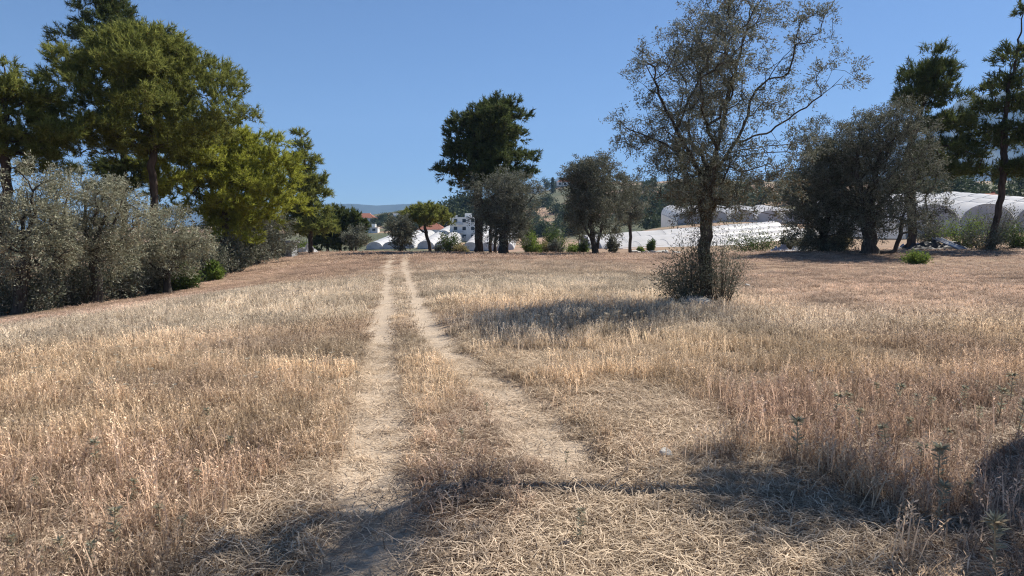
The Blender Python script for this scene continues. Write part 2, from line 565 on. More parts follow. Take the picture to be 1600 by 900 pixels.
# ------------------------------------------------------------------ trees
def build_branches(nodes, parent, rad_, name, mat, par, sides=6, origin=(0, 0, 0)):
    n = len(nodes)
    ch = [[] for _ in range(n)]
    for i in range(1, n): ch[parent[i]].append(i)
    mb = MB()
    stack = [(None, 0)]
    while stack:
        p, s = stack.pop()
        chain = [] if p is None else [p]
        c = s
        while True:
            chain.append(c)
            if not ch[c]: break
            best = max(ch[c], key=lambda k: rad_[k])
            for k in ch[c]:
                if k != best: stack.append((c, k))
            c = best
        pts = nodes[chain]
        r = rad_[chain].copy()
        if p is not None: r[0] = r[1] * 1.15
        q, rq = [], []
        for i in range(len(pts) - 1):
            L = np.linalg.norm(pts[i + 1] - pts[i])
            q.append(pts[i]); rq.append(r[i])
            if L > 0.15 and r[i] > 0.006:
                q.append((pts[i] + pts[i + 1]) / 2 + rng.normal(0, 1, 3) * L * 0.055); rq.append((r[i] + r[i + 1]) / 2)
        q.append(pts[-1]); rq.append(r[-1] * 0.6)
        big = rq[0]
        ns = sides + 4 if big > 0.15 else (sides if big > 0.03 else 4 if big > 0.012 else 3)
        mb.tube(np.array(q) - np.array(origin), rq, ns, cap=False)
    return mb.build(name, mat, par, smoothed=True)


def leaf_cloud(centers, dirs, L, W, tri=False):
    """rhombic leaves (4-gons) at centers, long axis along dirs, random roll"""
    N = len(centers)
    d = dirs / (np.linalg.norm(dirs, axis=1, keepdims=True) + 1e-9)
    r = rng.normal(0, 1, (N, 3)); w = np.cross(d, r); w /= np.linalg.norm(w, axis=1, keepdims=True) + 1e-9
    l = (L * rng.uniform(0.6, 1.25, N))[:, None]; ww = (W * rng.uniform(0.7, 1.25, N))[:, None]
    if tri:
        return np.stack([centers + w * ww * .5, centers - w * ww * .5, centers + d * l], 1)
    return np.stack([centers, centers + d * l * .45 + w * ww * .5, centers + d * l, centers + d * l * .45 - w * ww * .5], 1)


def tree(name, label, cat, Y, trunk, lobes, kind='olive', leafmat=None, barkmat=None, r0=0.2, clump=0.5, per=60, leaf=(0.08, 0.02),
         bf=0.35, spread=1.0, round_=True, group=None, limbs=(), dead_lobes=(), dead=0.03, tips=3, fill=1.0, base=None, world_space=False, up=0.3, rtip=0.004, ls=1.0, front=1.0, shell=0.25, rexp=0.60):
    """trunk, limbs: photo pixel polylines at depth Y; lobes: (px,py,rx,ry[,depth offset]) clumps of the crown"""
    def W(px, py, dy=0.0):
        p0 = P(px, py, Y)
        return np.array([p0[0], Y + dy, p0[2]])
    s = Y / FPX
    if world_space:
        tp = [np.array(p, float) for p in trunk]
    else:
        tp = [W(*p) for p in trunk]
    tp[0][2] = gz(tp[0][0], tp[0][1]) - 0.08
    base = tp[0].copy(); base[2] += 0.08
    nodes = [tp[0]]; par = [-1]; plen = [0.0]
    def add_path(pts, start):
        cur = start
        for p in pts:
            n_ = max(1, int(np.linalg.norm(p - nodes[cur]) / (clump * 1.1)))
            a = nodes[cur].copy()
            for k in range(1, n_ + 1):
                q = a + (p - a) * k / n_
                if k < n_: q = q + rng.normal(0, 1, 3) * clump * 0.10
                par.append(cur); plen.append(plen[cur] + np.linalg.norm(q - nodes[cur])); nodes.append(q); cur = len(nodes) - 1
    add_path(tp[1:], 0)
    ntr = len(nodes)
    for lb in limbs:
        pts = [W(*p) for p in lb]
        d = [np.linalg.norm(np.array(nodes[i]) - pts[0]) for i in range(len(nodes))]
        add_path(pts[1:] if min(d) < clump * 2 else pts, int(np.argmin(d)))
    # crown lobes in space
    LB = []
    axis_x = tp[-1][0]
    for k, lb in enumerate(lobes):
        if world_space:
            c, rx, rz, ry = np.array(lb[:3], float), lb[3], lb[4], lb[3]
        else:
            px, py, rx, ry_ = lb[:4]
            rx *= ls; ry_ *= ls
            dy = lb[4] if len(lb) > 4 else 0.0
            u = (px - 800) * s - axis_x
            if dy == 0.0: dy = rng.uniform(-.35, .35) * abs(u) + rng.uniform(-.5, .5) * rx * s
            c = W(px, py, dy); rx, rz = rx * s, ry_ * s
            ry = max(rx, rz) * 1.05
        LB.append((c, rx, ry, rz, k in dead_lobes))
        if round_ and not world_space:
            u = c[0] - axis_x
            for sg in (-1, 1):
                if abs(u) > 0.25 * rx and (sg > 0 or rng.uniform() < front):
                    an = sg * rng.uniform(0.9, 1.9)
                    c2 = c.copy(); c2[0] = axis_x + u * math.cos(an) * 0.9; c2[1] = Y + abs(u) * math.sin(an); c2[2] += rng.uniform(-.3, .1) * rz
                    LB.append((c2, rx * .9, ry * .9, rz * .9, k in dead_lobes))
    cps, cout, cdead = [], [], []
    for c, rx, ry, rz, dd in LB:
        n_ = max(3, int(fill * 3.2 * (rx * ry * rz) ** (2 / 3) / clump ** 2))
        v = rng.normal(0, 1, (n_, 3)); v /= np.linalg.norm(v, axis=1, keepdims=True)
        if kind == 'pine': v[:, 2] = np.where(v[:, 2] < -0.25, -v[:, 2] * 0.6, v[:, 2])
        rr_ = rng.uniform(shell, 1.0, (n_, 1)) ** (1 / 2.2)
        p = c + v * rr_ * np.array([rx, ry, rz])
        cps.append(p); cout.append(v); cdead += [dd] * n_
    cps = np.concatenate(cps); cout = np.concatenate(cout); cdead = np.array(cdead)
    gnd = terrain(cps[:, 0], cps[:, 1])
    keep = cps[:, 2] > gnd + clump * 0.3
    cps, cout, cdead = cps[keep], cout[keep], cdead[keep]
    # grow: join every clump to the tree by the cheapest path
    n0 = len(nodes); N = len(cps)
    ND = np.zeros((n0 + N, 3)); ND[:n0] = nodes; PL = np.zeros(n0 + N); PL[:n0] = plen
    PAR = list(par)
    best = np.full(N, 1e9); bi = np.zeros(N, int)
    first = 1 if n0 < 4 else max(2, ntr // 2)
    for i in range(first, n0):
        dvec = cps - ND[i]; dist = np.linalg.norm(dvec, axis=1)
        pen = np.where(dvec[:, 2] < -0.3 * dist, 0.35 * dist, 0)
        cost = dist + pen + bf * PL[i]
        w = cost < best; best[w] = cost[w]; bi[w] = i
    done = np.zeros(N, bool); idx = np.full(N, -1); cnt = n0; order = []
    for _ in range(N):
        j = int(np.argmin(np.where(done, 1e9, best)))
        done[j] = True; idx[j] = cnt; ND[cnt] = cps[j]; PAR.append(int(bi[j])); order.append(j)
        PL[cnt] = PL[bi[j]] + np.linalg.norm(cps[j] - ND[bi[j]])
        cost = np.linalg.norm(cps - cps[j], axis=1) + bf * PL[cnt]
        w = (cost < best) & ~done; best[w] = cost[w]; bi[w] = cnt
        cnt += 1
    tot = cnt
    # pipe model radii
    A = np.zeros(tot); haschild = np.zeros(tot, bool)
    for i in range(1, tot): haschild[PAR[i]] = True
    # children always come after parents
    for i in range(tot - 1, 0, -1):
        if A[i] == 0: A[i] = 1.0
        A[PAR[i]] += A[i]
    R = np.maximum(r0 * (A / A[0]) ** rexp, rtip)
    R[0] = r0 * 1.35
    for i in range(1, ntr): R[i] = max(R[i], r0 * (1 - 0.45 * min(1, 1.4 * i / ntr)) * (1 if i < ntr * .6 else max(.12, 1 - 2.2 * (i / ntr - .6))))
    root = empty(name, base)
    barkmat = barkmat or (M['pine_bark'] if kind == 'pine' else M['olive_bark'])
    build_branches(ND[:tot], PAR, R, 'trunk', barkmat, root, 6, base)
    # foliage
    pdir = np.zeros((N, 3))
    for k, j in enumerate(order):
        pdir[j] = ND[n0 + k] - ND[PAR[n0 + k]]
    pdir /= np.linalg.norm(pdir, axis=1, keepdims=True) + 1e-9
    g = pdir * 0.6 + cout * 0.7 + np.array([0, 0, up if kind == 'pine' else 0.05])
    nt_ = tips
    T = np.repeat(cps, nt_, 0) + rng.normal(0, 1, (N * nt_, 3)) * clump * 0.28 * spread
    G = np.repeat(g, nt_, 0) + rng.normal(0, 1, (N * nt_, 3)) * 0.55
    G /= np.linalg.norm(G, axis=1, keepdims=True) + 1e-9
    D = np.repeat(cdead, nt_)
    lvb = np.repeat(rng.uniform(-.2, .2, N), nt_) + rng.uniform(-.12, .12, N * nt_)
    k = max(1, per // nt_)
    if kind == 'pine':
        # needle brushes along each shoot
        t = rng.uniform(-0.2, 1.0, (len(T), k))
        org = T[:, None] + G[:, None] * (t * clump * 0.75)[..., None]
        dirs = G[:, None] * 0.75 + rng.normal(0, 1, (len(T), k, 3)) * 0.55 + np.array([0, 0, 0.15])
    else:
        t = rng.uniform(-0.3, 1.0, (len(T), k))
        org = T[:, None] + G[:, None] * (t * clump * 0.9)[..., None] + rng.normal(0, 1, (len(T), k, 3)) * leaf[0] * .5 + np.array([0, 0, -1]) * (np.maximum(t, 0) ** 2 * clump * 0.25)[..., None]
        dirs = G[:, None] * 0.9 + rng.normal(0, 1, (len(T), k, 3)) * 0.6
    lv = np.clip(0.5 + lvb[:, None] + rng.normal(0, .2, t.shape), 0, 1)
    dd = (rng.uniform(0, 1, t.shape) < np.where(D, 0.3, dead)[:, None]) * rng.uniform(.6, 1, t.shape)
    q = leaf_cloud(org.reshape(-1, 3), dirs.reshape(-1, 3), leaf[0], leaf[1] * (1.15 if kind == 'pine' else 1), kind == 'pine')
    lm = leafmat or (M['pine'] if kind == 'pine' else M['olive_leaf'])
    cr = poly_mesh('crown', q - base, 3 if kind == 'pine' else 4, lv.ravel(), lm, root, dd.ravel())
    cr['kind'] = 'stuff'
    print('TREE', label[:40], N, len(q))
    tag(root, label, cat, group)
    return root


def shrub(name, label, px, Y, wpx, hpx, leafmat, py=None, group=None, stems=26, per=60, leaf=(0.1, 0.035), cat='shrub', spread=0.55, dead=0.02, openness=0.0, squash=1.0, sw=1.0):
    """bush of many stems rising from the ground, leaves along them"""
    s = Y / FPX
    p0 = P(px, 375, Y); x0 = p0[0]
    base = np.array([x0, Y, gz(x0, Y)])
    W_, H_ = wpx * s / 2, hpx * s
    mb = MB(); org = []; dirs = []; lvl = []
    lob = rng.uniform(.6, 1.25, 9)
    for i in range(stems):
        an = rng.uniform(0, 2 * math.pi); rr_ = math.sqrt(rng.uniform(0, 1)) * lob[int(an / 6.2832 * 8.99)]
        tip = np.array([math.cos(an) * rr_ * W_, math.sin(an) * rr_ * W_ * squash, H_ * rng.uniform(.5, 1.05) * max(.3, 1 - 0.45 * rr_ ** 2.2) * lob[int(an / 6.2832 * 8.99) - 4] ** .6])
        st = np.array([math.cos(an) * rr_ * W_ * .25, math.sin(an) * rr_ * W_ * .25 * squash, -0.03])
        mid = (st + tip) / 2 + np.array([0, 0, H_ * .10]) + rng.normal(0, 1, 3) * W_ * .08
        mb.tube([st, mid, tip], [min(.03, H_ * .008) * sw, min(.02, H_ * .005) * sw, H_ * .002 * sw], 4, cap=False)
        t = rng.uniform(openness, 1.0, per)[:, None]
        q = st * (1 - t) ** 2 + 2 * mid * t * (1 - t) + tip * t ** 2
        tan = (mid - st) * (1 - t) + (tip - mid) * t
        tan /= np.linalg.norm(tan, axis=1, keepdims=True) + 1e-9
        org.append(q + rng.normal(0, 1, (per, 3)) * W_ * 0.16 * spread)
        dirs.append(tan * .6 + rng.normal(0, 1, (per, 3)) * .6)
        lvl.append(np.clip(.5 + rng.normal(0, .12) + rng.normal(0, .2, per), 0, 1))
    org = np.concatenate(org); org[:, 2] = np.maximum(org[:, 2], 0.02)
    dirs = np.concatenate(dirs); lv = np.concatenate(lvl)
    root = empty(name, base)
    mb.build('stems', M['twig'], root)
    q = leaf_cloud(org, dirs, leaf[0], leaf[1])
    cr = poly_mesh('foliage', q, 4, lv, leafmat, root, (rng.uniform(0, 1, len(lv)) < dead) * 1.0)
    cr['kind'] = 'stuff'
    tag(root, label, cat, group)
    return root


# --- the lone olive by the track
t = tree('olive_tree', 'tall open-crowned olive standing alone in the field right of the track', 'olive tree', 17.6,
     [(1103, 474), (1104, 430), (1101, 380), (1103, 335), (1100, 290)],
     [(1175, 18, 55, 34), (1165, -18, 30, 20), (1245, 66, 44, 32), (1130, 62, 40, 38), (1040, 76, 46, 32), (1018, 122, 38, 32), (985, 198, 34, 32), (1035, 182, 46, 40), (1092, 125, 46, 40),
      (1192, 112, 42, 36), (1165, 160, 44, 34), (1296, 120, 40, 26), (1245, 150, 38, 22), (1100, 205, 46, 38), (1012, 240, 38, 28), (1062, 262, 52, 36), (1150, 262, 48, 38),
      (1215, 235, 40, 26), (1110, 305, 66, 26), (1050, 318, 32, 22), (1180, 312, 50, 30), (1220, 285, 30, 28), (985, 225, 26, 22), (1270, 55, 20, 18)],
     limbs=[[(1100, 295), (1082, 250), (1052, 190), (1022, 125)], [(1102, 285), (1122, 225), (1140, 140), (1168, 40)], [(1104, 290), (1150, 222), (1205, 205), (1260, 168), (1318, 118)],
            [(1150, 222), (1182, 140), (1240, 72)], [(1084, 255), (1040, 225), (990, 205)], [(1200, 206), (1225, 232), (1235, 265)]],
     r0=0.155, rexp=.54, clump=0.28, per=78, tips=3, leaf=(0.085, 0.021), bf=0.3, dead_lobes=(18, 19, 20, 21), fill=1.08, ls=1.06, spread=.6, leafmat=M['olive_leaf'])
# its suckers round the foot of the trunk
s_ = shrub('basal_shoots', None, 1080, 17.4, 108, 128, M['olive_dark'], stems=70, per=120, leaf=(0.085, 0.020), spread=.9, sw=.45)
s2 = shrub('basal_shoots', None, 1128, 17.5, 104, 122, M['olive_leaf'], stems=70, per=60, leaf=(0.08, 0.016), spread=.9, openness=.2, sw=.4)
for q_ in (s_, s2):
    loc = Vector(q_.location) - Vector(t.location)
    for c_ in list(q_.children):
        c_.parent = t; c_.location = loc
        c_.name = 'sucker_leaves' if 'foliage' in c_.name else 'sucker_stems'
    bpy.data.objects.remove(q_)

# --- pines and olives along the left edge
tree('pine_tree', 'tall broad pine with flat layered top above the silver olives at left', 'pine tree', 50,
     [(243, 440), (240, 330), (238, 230), (232, 120), (228, 85)],
     [(190, 78, 52, 16), (250, 80, 50, 18), (215, 62, 45, 14), (135, 100, 38, 18), (300, 108, 42, 18), (345, 135, 28, 18), (120, 135, 36, 18), (165, 120, 40, 14), (260, 115, 45, 12), (360, 160, 16, 16),
      (150, 165, 45, 16), (105, 195, 42, 18), (140, 228, 52, 16), (345, 190, 24, 14), (275, 165, 30, 9), (310, 150, 30, 9), (185, 195, 30, 10), (280, 205, 40, 9), (120, 165, 30, 14), (90, 235, 28, 14), (372, 182, 22, 14), (398, 192, 14, 14), (330, 215, 34, 13), (300, 190, 34, 12), (285, 232, 34, 12), (200, 240, 34, 12), (205, 155, 36, 14), (250, 140, 34, 12)],
     kind='pine', leafmat=M['pine'], r0=0.27, clump=0.62, per=170, tips=6, leaf=(0.36, 0.042), bf=0.25, fill=1.2, ls=1.25, front=.55, shell=.45,
     limbs=[[(236, 140), (290, 128), (345, 142)], [(238, 150), (190, 135), (130, 135)], [(238, 180), (290, 165), (350, 190)], [(239, 210), (180, 200), (110, 200)], [(240, 225), (300, 210), (345, 225)], [(240, 235), (190, 230), (140, 232)]], up=0.5)
tree('pine_tree', 'thin-topped dark pine rising behind the broad layered pine at left', 'pine tree', 56,
     [(196, 440), (195, 330), (192, 230), (180, 100), (172, 10)],
     [(150, 18, 20, 14), (185, 22, 17, 18), (165, 45, 30, 14), (110, 62, 22, 11), (140, 62, 22, 12), (205, 52, 22, 10), (92, 102, 18, 12), (220, 70, 18, 9), (245, 68, 12, 9), (150, -8, 10, 8), (180, 0, 9, 10), (165, 95, 40, 14), (160, 270, 30, 12), (200, 262, 30, 10), (225, 285, 20, 10), (175, 300, 25, 10)],
     kind='pine', leafmat=M['pine_dark'], r0=0.25, clump=0.6, per=150, tips=6, leaf=(0.36, 0.042), bf=0.25, ls=1.3, fill=1.15, front=.6, shell=.4)
tree('pine_tree', 'bright yellow-green pine with drooping tiers right of the tall layered pine', 'pine tree', 58,
     [(352, 425), (350, 360), (345, 300), (352, 240), (365, 215)],
     [(258, 240, 34, 14), (325, 236, 36, 14), (385, 250, 40, 16), (432, 262, 34, 15), (265, 282, 38, 15), (322, 290, 42, 15), (395, 288, 45, 18), (445, 250, 24, 12), (330, 325, 34, 14), (420, 318, 36, 18),
      (245, 262, 22, 12), (375, 222, 26, 9), (450, 280, 22, 14), (380, 325, 34, 16), (300, 262, 34, 10), (350, 265, 36, 11), (400, 345, 30, 14), (440, 300, 26, 12), (300, 338, 34, 16), (350, 352, 34, 16), (288, 312, 30, 13), (455, 325, 18, 14), (225, 250, 16, 10), (340, 215, 30, 12), (410, 225, 26, 12), (240, 300, 24, 14), (375, 375, 34, 14)],
     kind='pine', leafmat=M['pine_bright'], r0=0.36, clump=0.66, per=190, tips=6, leaf=(0.40, 0.048), bf=0.25, fill=0.85, ls=1.12, front=.5, shell=.6,
     limbs=[[(350, 290), (300, 262), (255, 245)], [(348, 270), (400, 255), (445, 258)], [(350, 315), (300, 300), (262, 285)], [(350, 305), (400, 290), (450, 285)]], up=0.4)
tree('pine_tree', 'open-branched pine cut by the left edge of the photo', 'pine tree', 44,
     [(10, 480), (10, 380), (9, 280), (6, 190), (5, 100)],
     [(8, 105, 18, 10), (30, 132, 24, 11), (48, 160, 28, 12), (18, 185, 36, 11), (42, 215, 34, 11), (62, 240, 24, 10), (-25, 150, 30, 11), (-40, 195, 36, 12), (0, 225, 28, 10), (-30, 240, 34, 12), (70, 195, 18, 9), (25, 160, 20, 9), (82, 150, 16, 8), (60, 265, 30, 10)],
     kind='pine', leafmat=M['pine'], r0=0.30, clump=0.55, per=150, tips=6, leaf=(0.36, 0.042), bf=0.25, ls=1.25, fill=1.1, front=.5, shell=.5)
tree('pine_tree', 'slim young pine with a pointed top at the end of the left tree line', 'pine tree', 82,
     [(486, 392), (484, 340), (481, 290), (475, 240), (468, 200)],
     [(468, 212, 6, 9), (472, 232, 11, 8), (480, 252, 15, 8), (470, 268, 16, 7), (492, 285, 18, 8), (462, 292, 18, 8), (498, 304, 16, 7), (470, 318, 22, 9), (496, 330, 18, 8), (465, 345, 24, 9), (492, 352, 26, 9), (505, 360, 22, 8)],
     kind='pine', leafmat=M['pine'], r0=0.26, clump=0.62, per=90, tips=5, leaf=(0.5, 0.075), bf=0.3, ls=1.3, fill=1.3)
tree('olive_tree', 'silver-leaved olive cut by the left edge under the open-branched pine', 'olive tree', 31,
     [(30, 505), (32, 450), (40, 400), (48, 350)],
     [(35, 290, 45, 26), (75, 300, 34, 28), (15, 340, 45, 40), (65, 350, 45, 36), (30, 395, 50, 34), (85, 395, 34, 26), (-20, 310, 40, 36), (-30, 380, 45, 40), (50, 268, 24, 16), (100, 345, 22, 20), (0, 268, 22, 14)],
     leafmat=M['olive_pale'], r0=0.28, clump=0.42, per=60, leaf=(0.15, 0.042), dead_lobes=(4,), dead=0.06, fill=1.15, ls=1.05, front=.6, shell=.45)
tree('olive_tree', 'silver-leaved olive with a forked crown, second from the left edge', 'olive tree', 34.5,
     [(150, 490), (152, 440), (145, 395), (165, 330)],
     [(140, 290, 34, 22), (120, 330, 34, 28), (170, 325, 34, 28), (195, 310, 26, 24), (100, 365, 34, 26), (150, 365, 38, 30), (192, 360, 30, 30), (130, 405, 36, 22), (182, 398, 28, 22), (110, 300, 18, 14), (215, 330, 16, 16)],
     leafmat=M['olive_pale'], r0=0.26, clump=0.42, per=60, leaf=(0.15, 0.042), dead=0.06, fill=1.15, ls=1.05, front=.6, shell=.45, dead_lobes=(6,),
     limbs=[[(146, 400), (175, 360), (192, 310)], [(148, 395), (130, 350), (138, 295)]])
tree('olive_tree', 'lower rounded silver olive in front of the tall pine trunk', 'olive tree', 40,
     [(262, 465), (260, 430), (262, 390)],
     [(255, 345, 30, 18), (290, 380, 30, 22), (305, 378, 22, 20), (235, 370, 28, 24), (265, 395, 34, 22), (296, 412, 20, 16), (240, 405, 26, 20), (225, 335, 20, 14), (315, 372, 14, 14)],
     leafmat=M['olive_pale'], r0=0.2, clump=0.44, per=64, leaf=(0.17, 0.048), dead=0.12, fill=1.0, ls=1.12)
tree('olive_tree', 'dull grey-green olive in shade beneath the bright pine', 'olive tree', 66,
     [(402, 412), (400, 390), (400, 370)],
     [(395, 345, 36, 20), (365, 362, 30, 24), (425, 358, 26, 24), (400, 385, 38, 18), (355, 385, 28, 22), (440, 375, 18, 16), (365, 340, 26, 18), (345, 345, 24, 20)],
     leafmat=M['olive_leaf'], r0=0.2, clump=0.66, per=70, leaf=(0.26, 0.075), dead=0.1, ls=1.15, fill=1.1)
# undergrowth at the foot of the left olives; rear dark thickets added as shade
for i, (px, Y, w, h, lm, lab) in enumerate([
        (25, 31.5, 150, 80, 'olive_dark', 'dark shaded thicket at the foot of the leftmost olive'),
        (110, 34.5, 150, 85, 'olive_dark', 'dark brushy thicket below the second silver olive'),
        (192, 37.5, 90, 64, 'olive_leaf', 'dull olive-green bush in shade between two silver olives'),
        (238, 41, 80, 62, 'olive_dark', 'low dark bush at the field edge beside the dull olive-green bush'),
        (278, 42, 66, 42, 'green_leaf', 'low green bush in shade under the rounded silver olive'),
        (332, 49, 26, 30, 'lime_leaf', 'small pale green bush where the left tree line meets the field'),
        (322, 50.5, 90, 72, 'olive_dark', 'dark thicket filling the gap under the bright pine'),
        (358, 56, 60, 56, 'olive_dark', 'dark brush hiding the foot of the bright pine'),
        (40, 36, 190, 120, 'olive_dark', 'dark thicket added for the deep shade behind the leftmost silver olive'),
        (125, 39, 170, 120, 'olive_dark', 'dark thicket added for the deep shade behind the second silver olive'),
        (215, 44, 150, 110, 'olive_dark', 'dark thicket added for the deep shade behind the rounded silver olive'),
        (285, 52, 120, 100, 'olive_dark', 'dark thicket added for the deep shade between the tall pine and the bright pine'),
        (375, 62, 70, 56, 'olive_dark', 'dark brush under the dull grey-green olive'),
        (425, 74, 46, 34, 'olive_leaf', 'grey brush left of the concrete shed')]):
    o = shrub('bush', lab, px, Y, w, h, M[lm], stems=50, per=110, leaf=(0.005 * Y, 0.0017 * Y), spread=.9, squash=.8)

# --- far side of the field, left of the track
for px, Y, top, w, lm, lab in [(512, 96, 338, 26, 'pine_dark', 'dark bushy tree beside the slim young pine'),
                               (532, 98, 330, 24, 'pine_dark', 'darkest tree of the dense clump at the field edge left of the track'),
                               (550, 97, 334, 26, 'pine_dark', 'dark tree at the right end of the dense clump left of the track')]:
    tree('bushy_tree', lab, 'tree', Y, [(px, 392), (px, 375), (px + 1, 355)],
         [(px, top + 8, 8, 8), (px - w * .3, top + 22, w * .35, 10), (px + w * .3, top + 20, w * .35, 10), (px, top + 34, w * .5, 12), (px - 3, top + 46, w * .5, 10)],
         kind='pine', leafmat=M[lm], r0=0.18, clump=0.75, per=110, fill=2.0, ls=1.55, leaf=(0.5, 0.12), up=0.6)
tree('olive_tree', 'small grey olive in front of the dense dark clump left of the track', 'olive tree', 92,
     [(556, 391), (556, 380), (556, 370)], [(556, 360, 14, 9), (548, 372, 13, 9), (564, 370, 12, 10), (556, 380, 14, 6)], leafmat=M['olive_leaf'], r0=0.12, clump=0.55, per=70, leaf=(0.3, 0.09))
tree('olive_tree', 'grey-green olive bush at the far end of the wheel track', 'olive tree', 100,
     [(628, 392), (628, 378), (628, 362)], [(626, 346, 12, 8), (620, 358, 13, 9), (636, 358, 12, 10), (628, 370, 15, 9), (628, 382, 13, 7)], ls=1.3, fill=1.3, leafmat=M['olive_dark'], r0=0.2, clump=0.6, per=70, leaf=(0.32, 0.09))
tree('pine_tree', 'flat-topped umbrella pine with a leaning forked trunk beyond the track end', 'pine tree', 105,
     [(672, 391), (670, 378), (666, 366), (664, 352)], [(645, 335, 18, 6), (670, 330, 22, 7), (690, 340, 16, 7), (655, 344, 18, 6), (676, 345, 18, 6), (636, 344, 10, 5), (698, 350, 8, 5), (665, 325, 14, 4)],
     kind='pine', leafmat=M['pine'], r0=0.26, clump=0.6, per=80, leaf=(0.45, 0.08), up=0.8, ls=1.35, limbs=[[(667, 366), (656, 358), (650, 345)]])
shrub('bush', 'rounded dark green bush right of the umbrella pine', 704, 104, 42, 44, M['green_leaf'], stems=40, per=60, leaf=(0.35, 0.12), spread=.8)
shrub('bush', 'small low bush at the foot of the umbrella pine', 684, 103, 18, 18, M['olive_leaf'], stems=24, per=40, leaf=(0.3, 0.1), spread=.8)
shrub('bush', 'low yellow-green bush under the slim young pine', 472, 92, 40, 20, M['lime_leaf'], stems=24, per=50, leaf=(0.3, 0.1), spread=.8)

# --- the big pine and olives across the middle
tree('pine_tree', 'tall dark pine with a dense rounded crown in the middle of the photo', 'pine tree', 84,
     [(748, 394), (748, 350), (747, 300), (755, 240), (770, 185)],
     [(732, 192, 28, 18), (782, 172, 24, 12), (798, 162, 12, 8), (768, 165, 12, 8), (815, 185, 16, 10), (760, 185, 30, 18), (720, 210, 22, 22), (765, 215, 40, 22), (800, 215, 24, 18), (735, 240, 34, 22), (785, 245, 34, 18), (715, 250, 20, 20),
      (705, 275, 22, 12), (690, 268, 10, 8), (740, 272, 30, 16), (820, 248, 18, 12), (830, 272, 14, 9), (800, 275, 24, 14), (770, 290, 30, 14), (720, 290, 20, 9)],
     kind='pine', leafmat=M['pine_dark'], r0=0.5, clump=0.75, per=110, tips=5, leaf=(0.5, 0.085), bf=0.25, fill=1.2, ls=1.1)
for px, lab in [(766, 'slender bare tree trunk just right of the tall dark pine trunk'), (774, 'second slender trunk right of the tall dark pine trunk')]:
    tree('bushy_tree', lab, 'tree', 84 + (px - 766) * .1, [(px, 394), (px + 1, 370), (px, 340)], [(px, 322, 12, 10), (px - 8, 335, 10, 8), (px + 8, 338, 10, 8)], kind='pine', leafmat=M['pine_dark'], r0=0.2, clump=0.8, per=50, leaf=(0.5, 0.09))
tree('olive_tree', 'grey olive with a spreading crown in front of the tall dark pine', 'olive tree', 76,
     [(787, 395), (788, 380), (786, 360), (790, 335)],
     [(790, 275, 26, 12), (760, 290, 28, 14), (822, 285, 22, 12), (740, 300, 16, 12), (790, 300, 34, 16), (835, 298, 14, 8), (765, 320, 30, 16), (808, 318, 28, 14), (780, 342, 32, 14), (750, 340, 20, 12), (805, 345, 24, 14), (765, 362, 18, 12), (810, 368, 18, 12)],
     leafmat=M['olive_leaf'], r0=0.5, clump=0.6, per=66, leaf=(0.26, 0.075), fill=1.0, ls=1.12, limbs=[[(788, 360), (815, 330), (840, 300)], [(787, 355), (760, 325), (745, 300)]])
tree('olive_tree', 'dark olive with several trunks in the middle of the far field edge', 'olive tree', 73,
     [(930, 396), (926, 375), (922, 345), (915, 310)],
     [(935, 258, 24, 11), (905, 270, 20, 14), (958, 265, 18, 12), (890, 285, 14, 12), (925, 285, 28, 14), (965, 290, 20, 16), (905, 310, 24, 16), (945, 315, 30, 16), (975, 315, 14, 14), (915, 338, 26, 14), (955, 340, 26, 14), (900, 330, 16, 12), (885, 275, 8, 7), (960, 365, 14, 10)],
     leafmat=M['olive_dark'], r0=0.32, clump=0.58, per=66, leaf=(0.26, 0.075), fill=1.1, ls=1.15, limbs=[[(928, 394), (938, 365), (945, 330), (955, 290)], [(928, 392), (914, 355), (895, 300)]])
tree('olive_tree', 'pale olive half hidden behind the dark many-trunked olive', 'olive tree', 86,
     [(985, 388), (985, 365), (984, 340)], [(975, 285, 14, 10), (985, 305, 18, 14), (995, 325, 18, 14), (978, 335, 18, 12), (1005, 300, 12, 10)], leafmat=M['olive_leaf'], r0=0.2, clump=0.6, per=60, leaf=(0.28, 0.08))
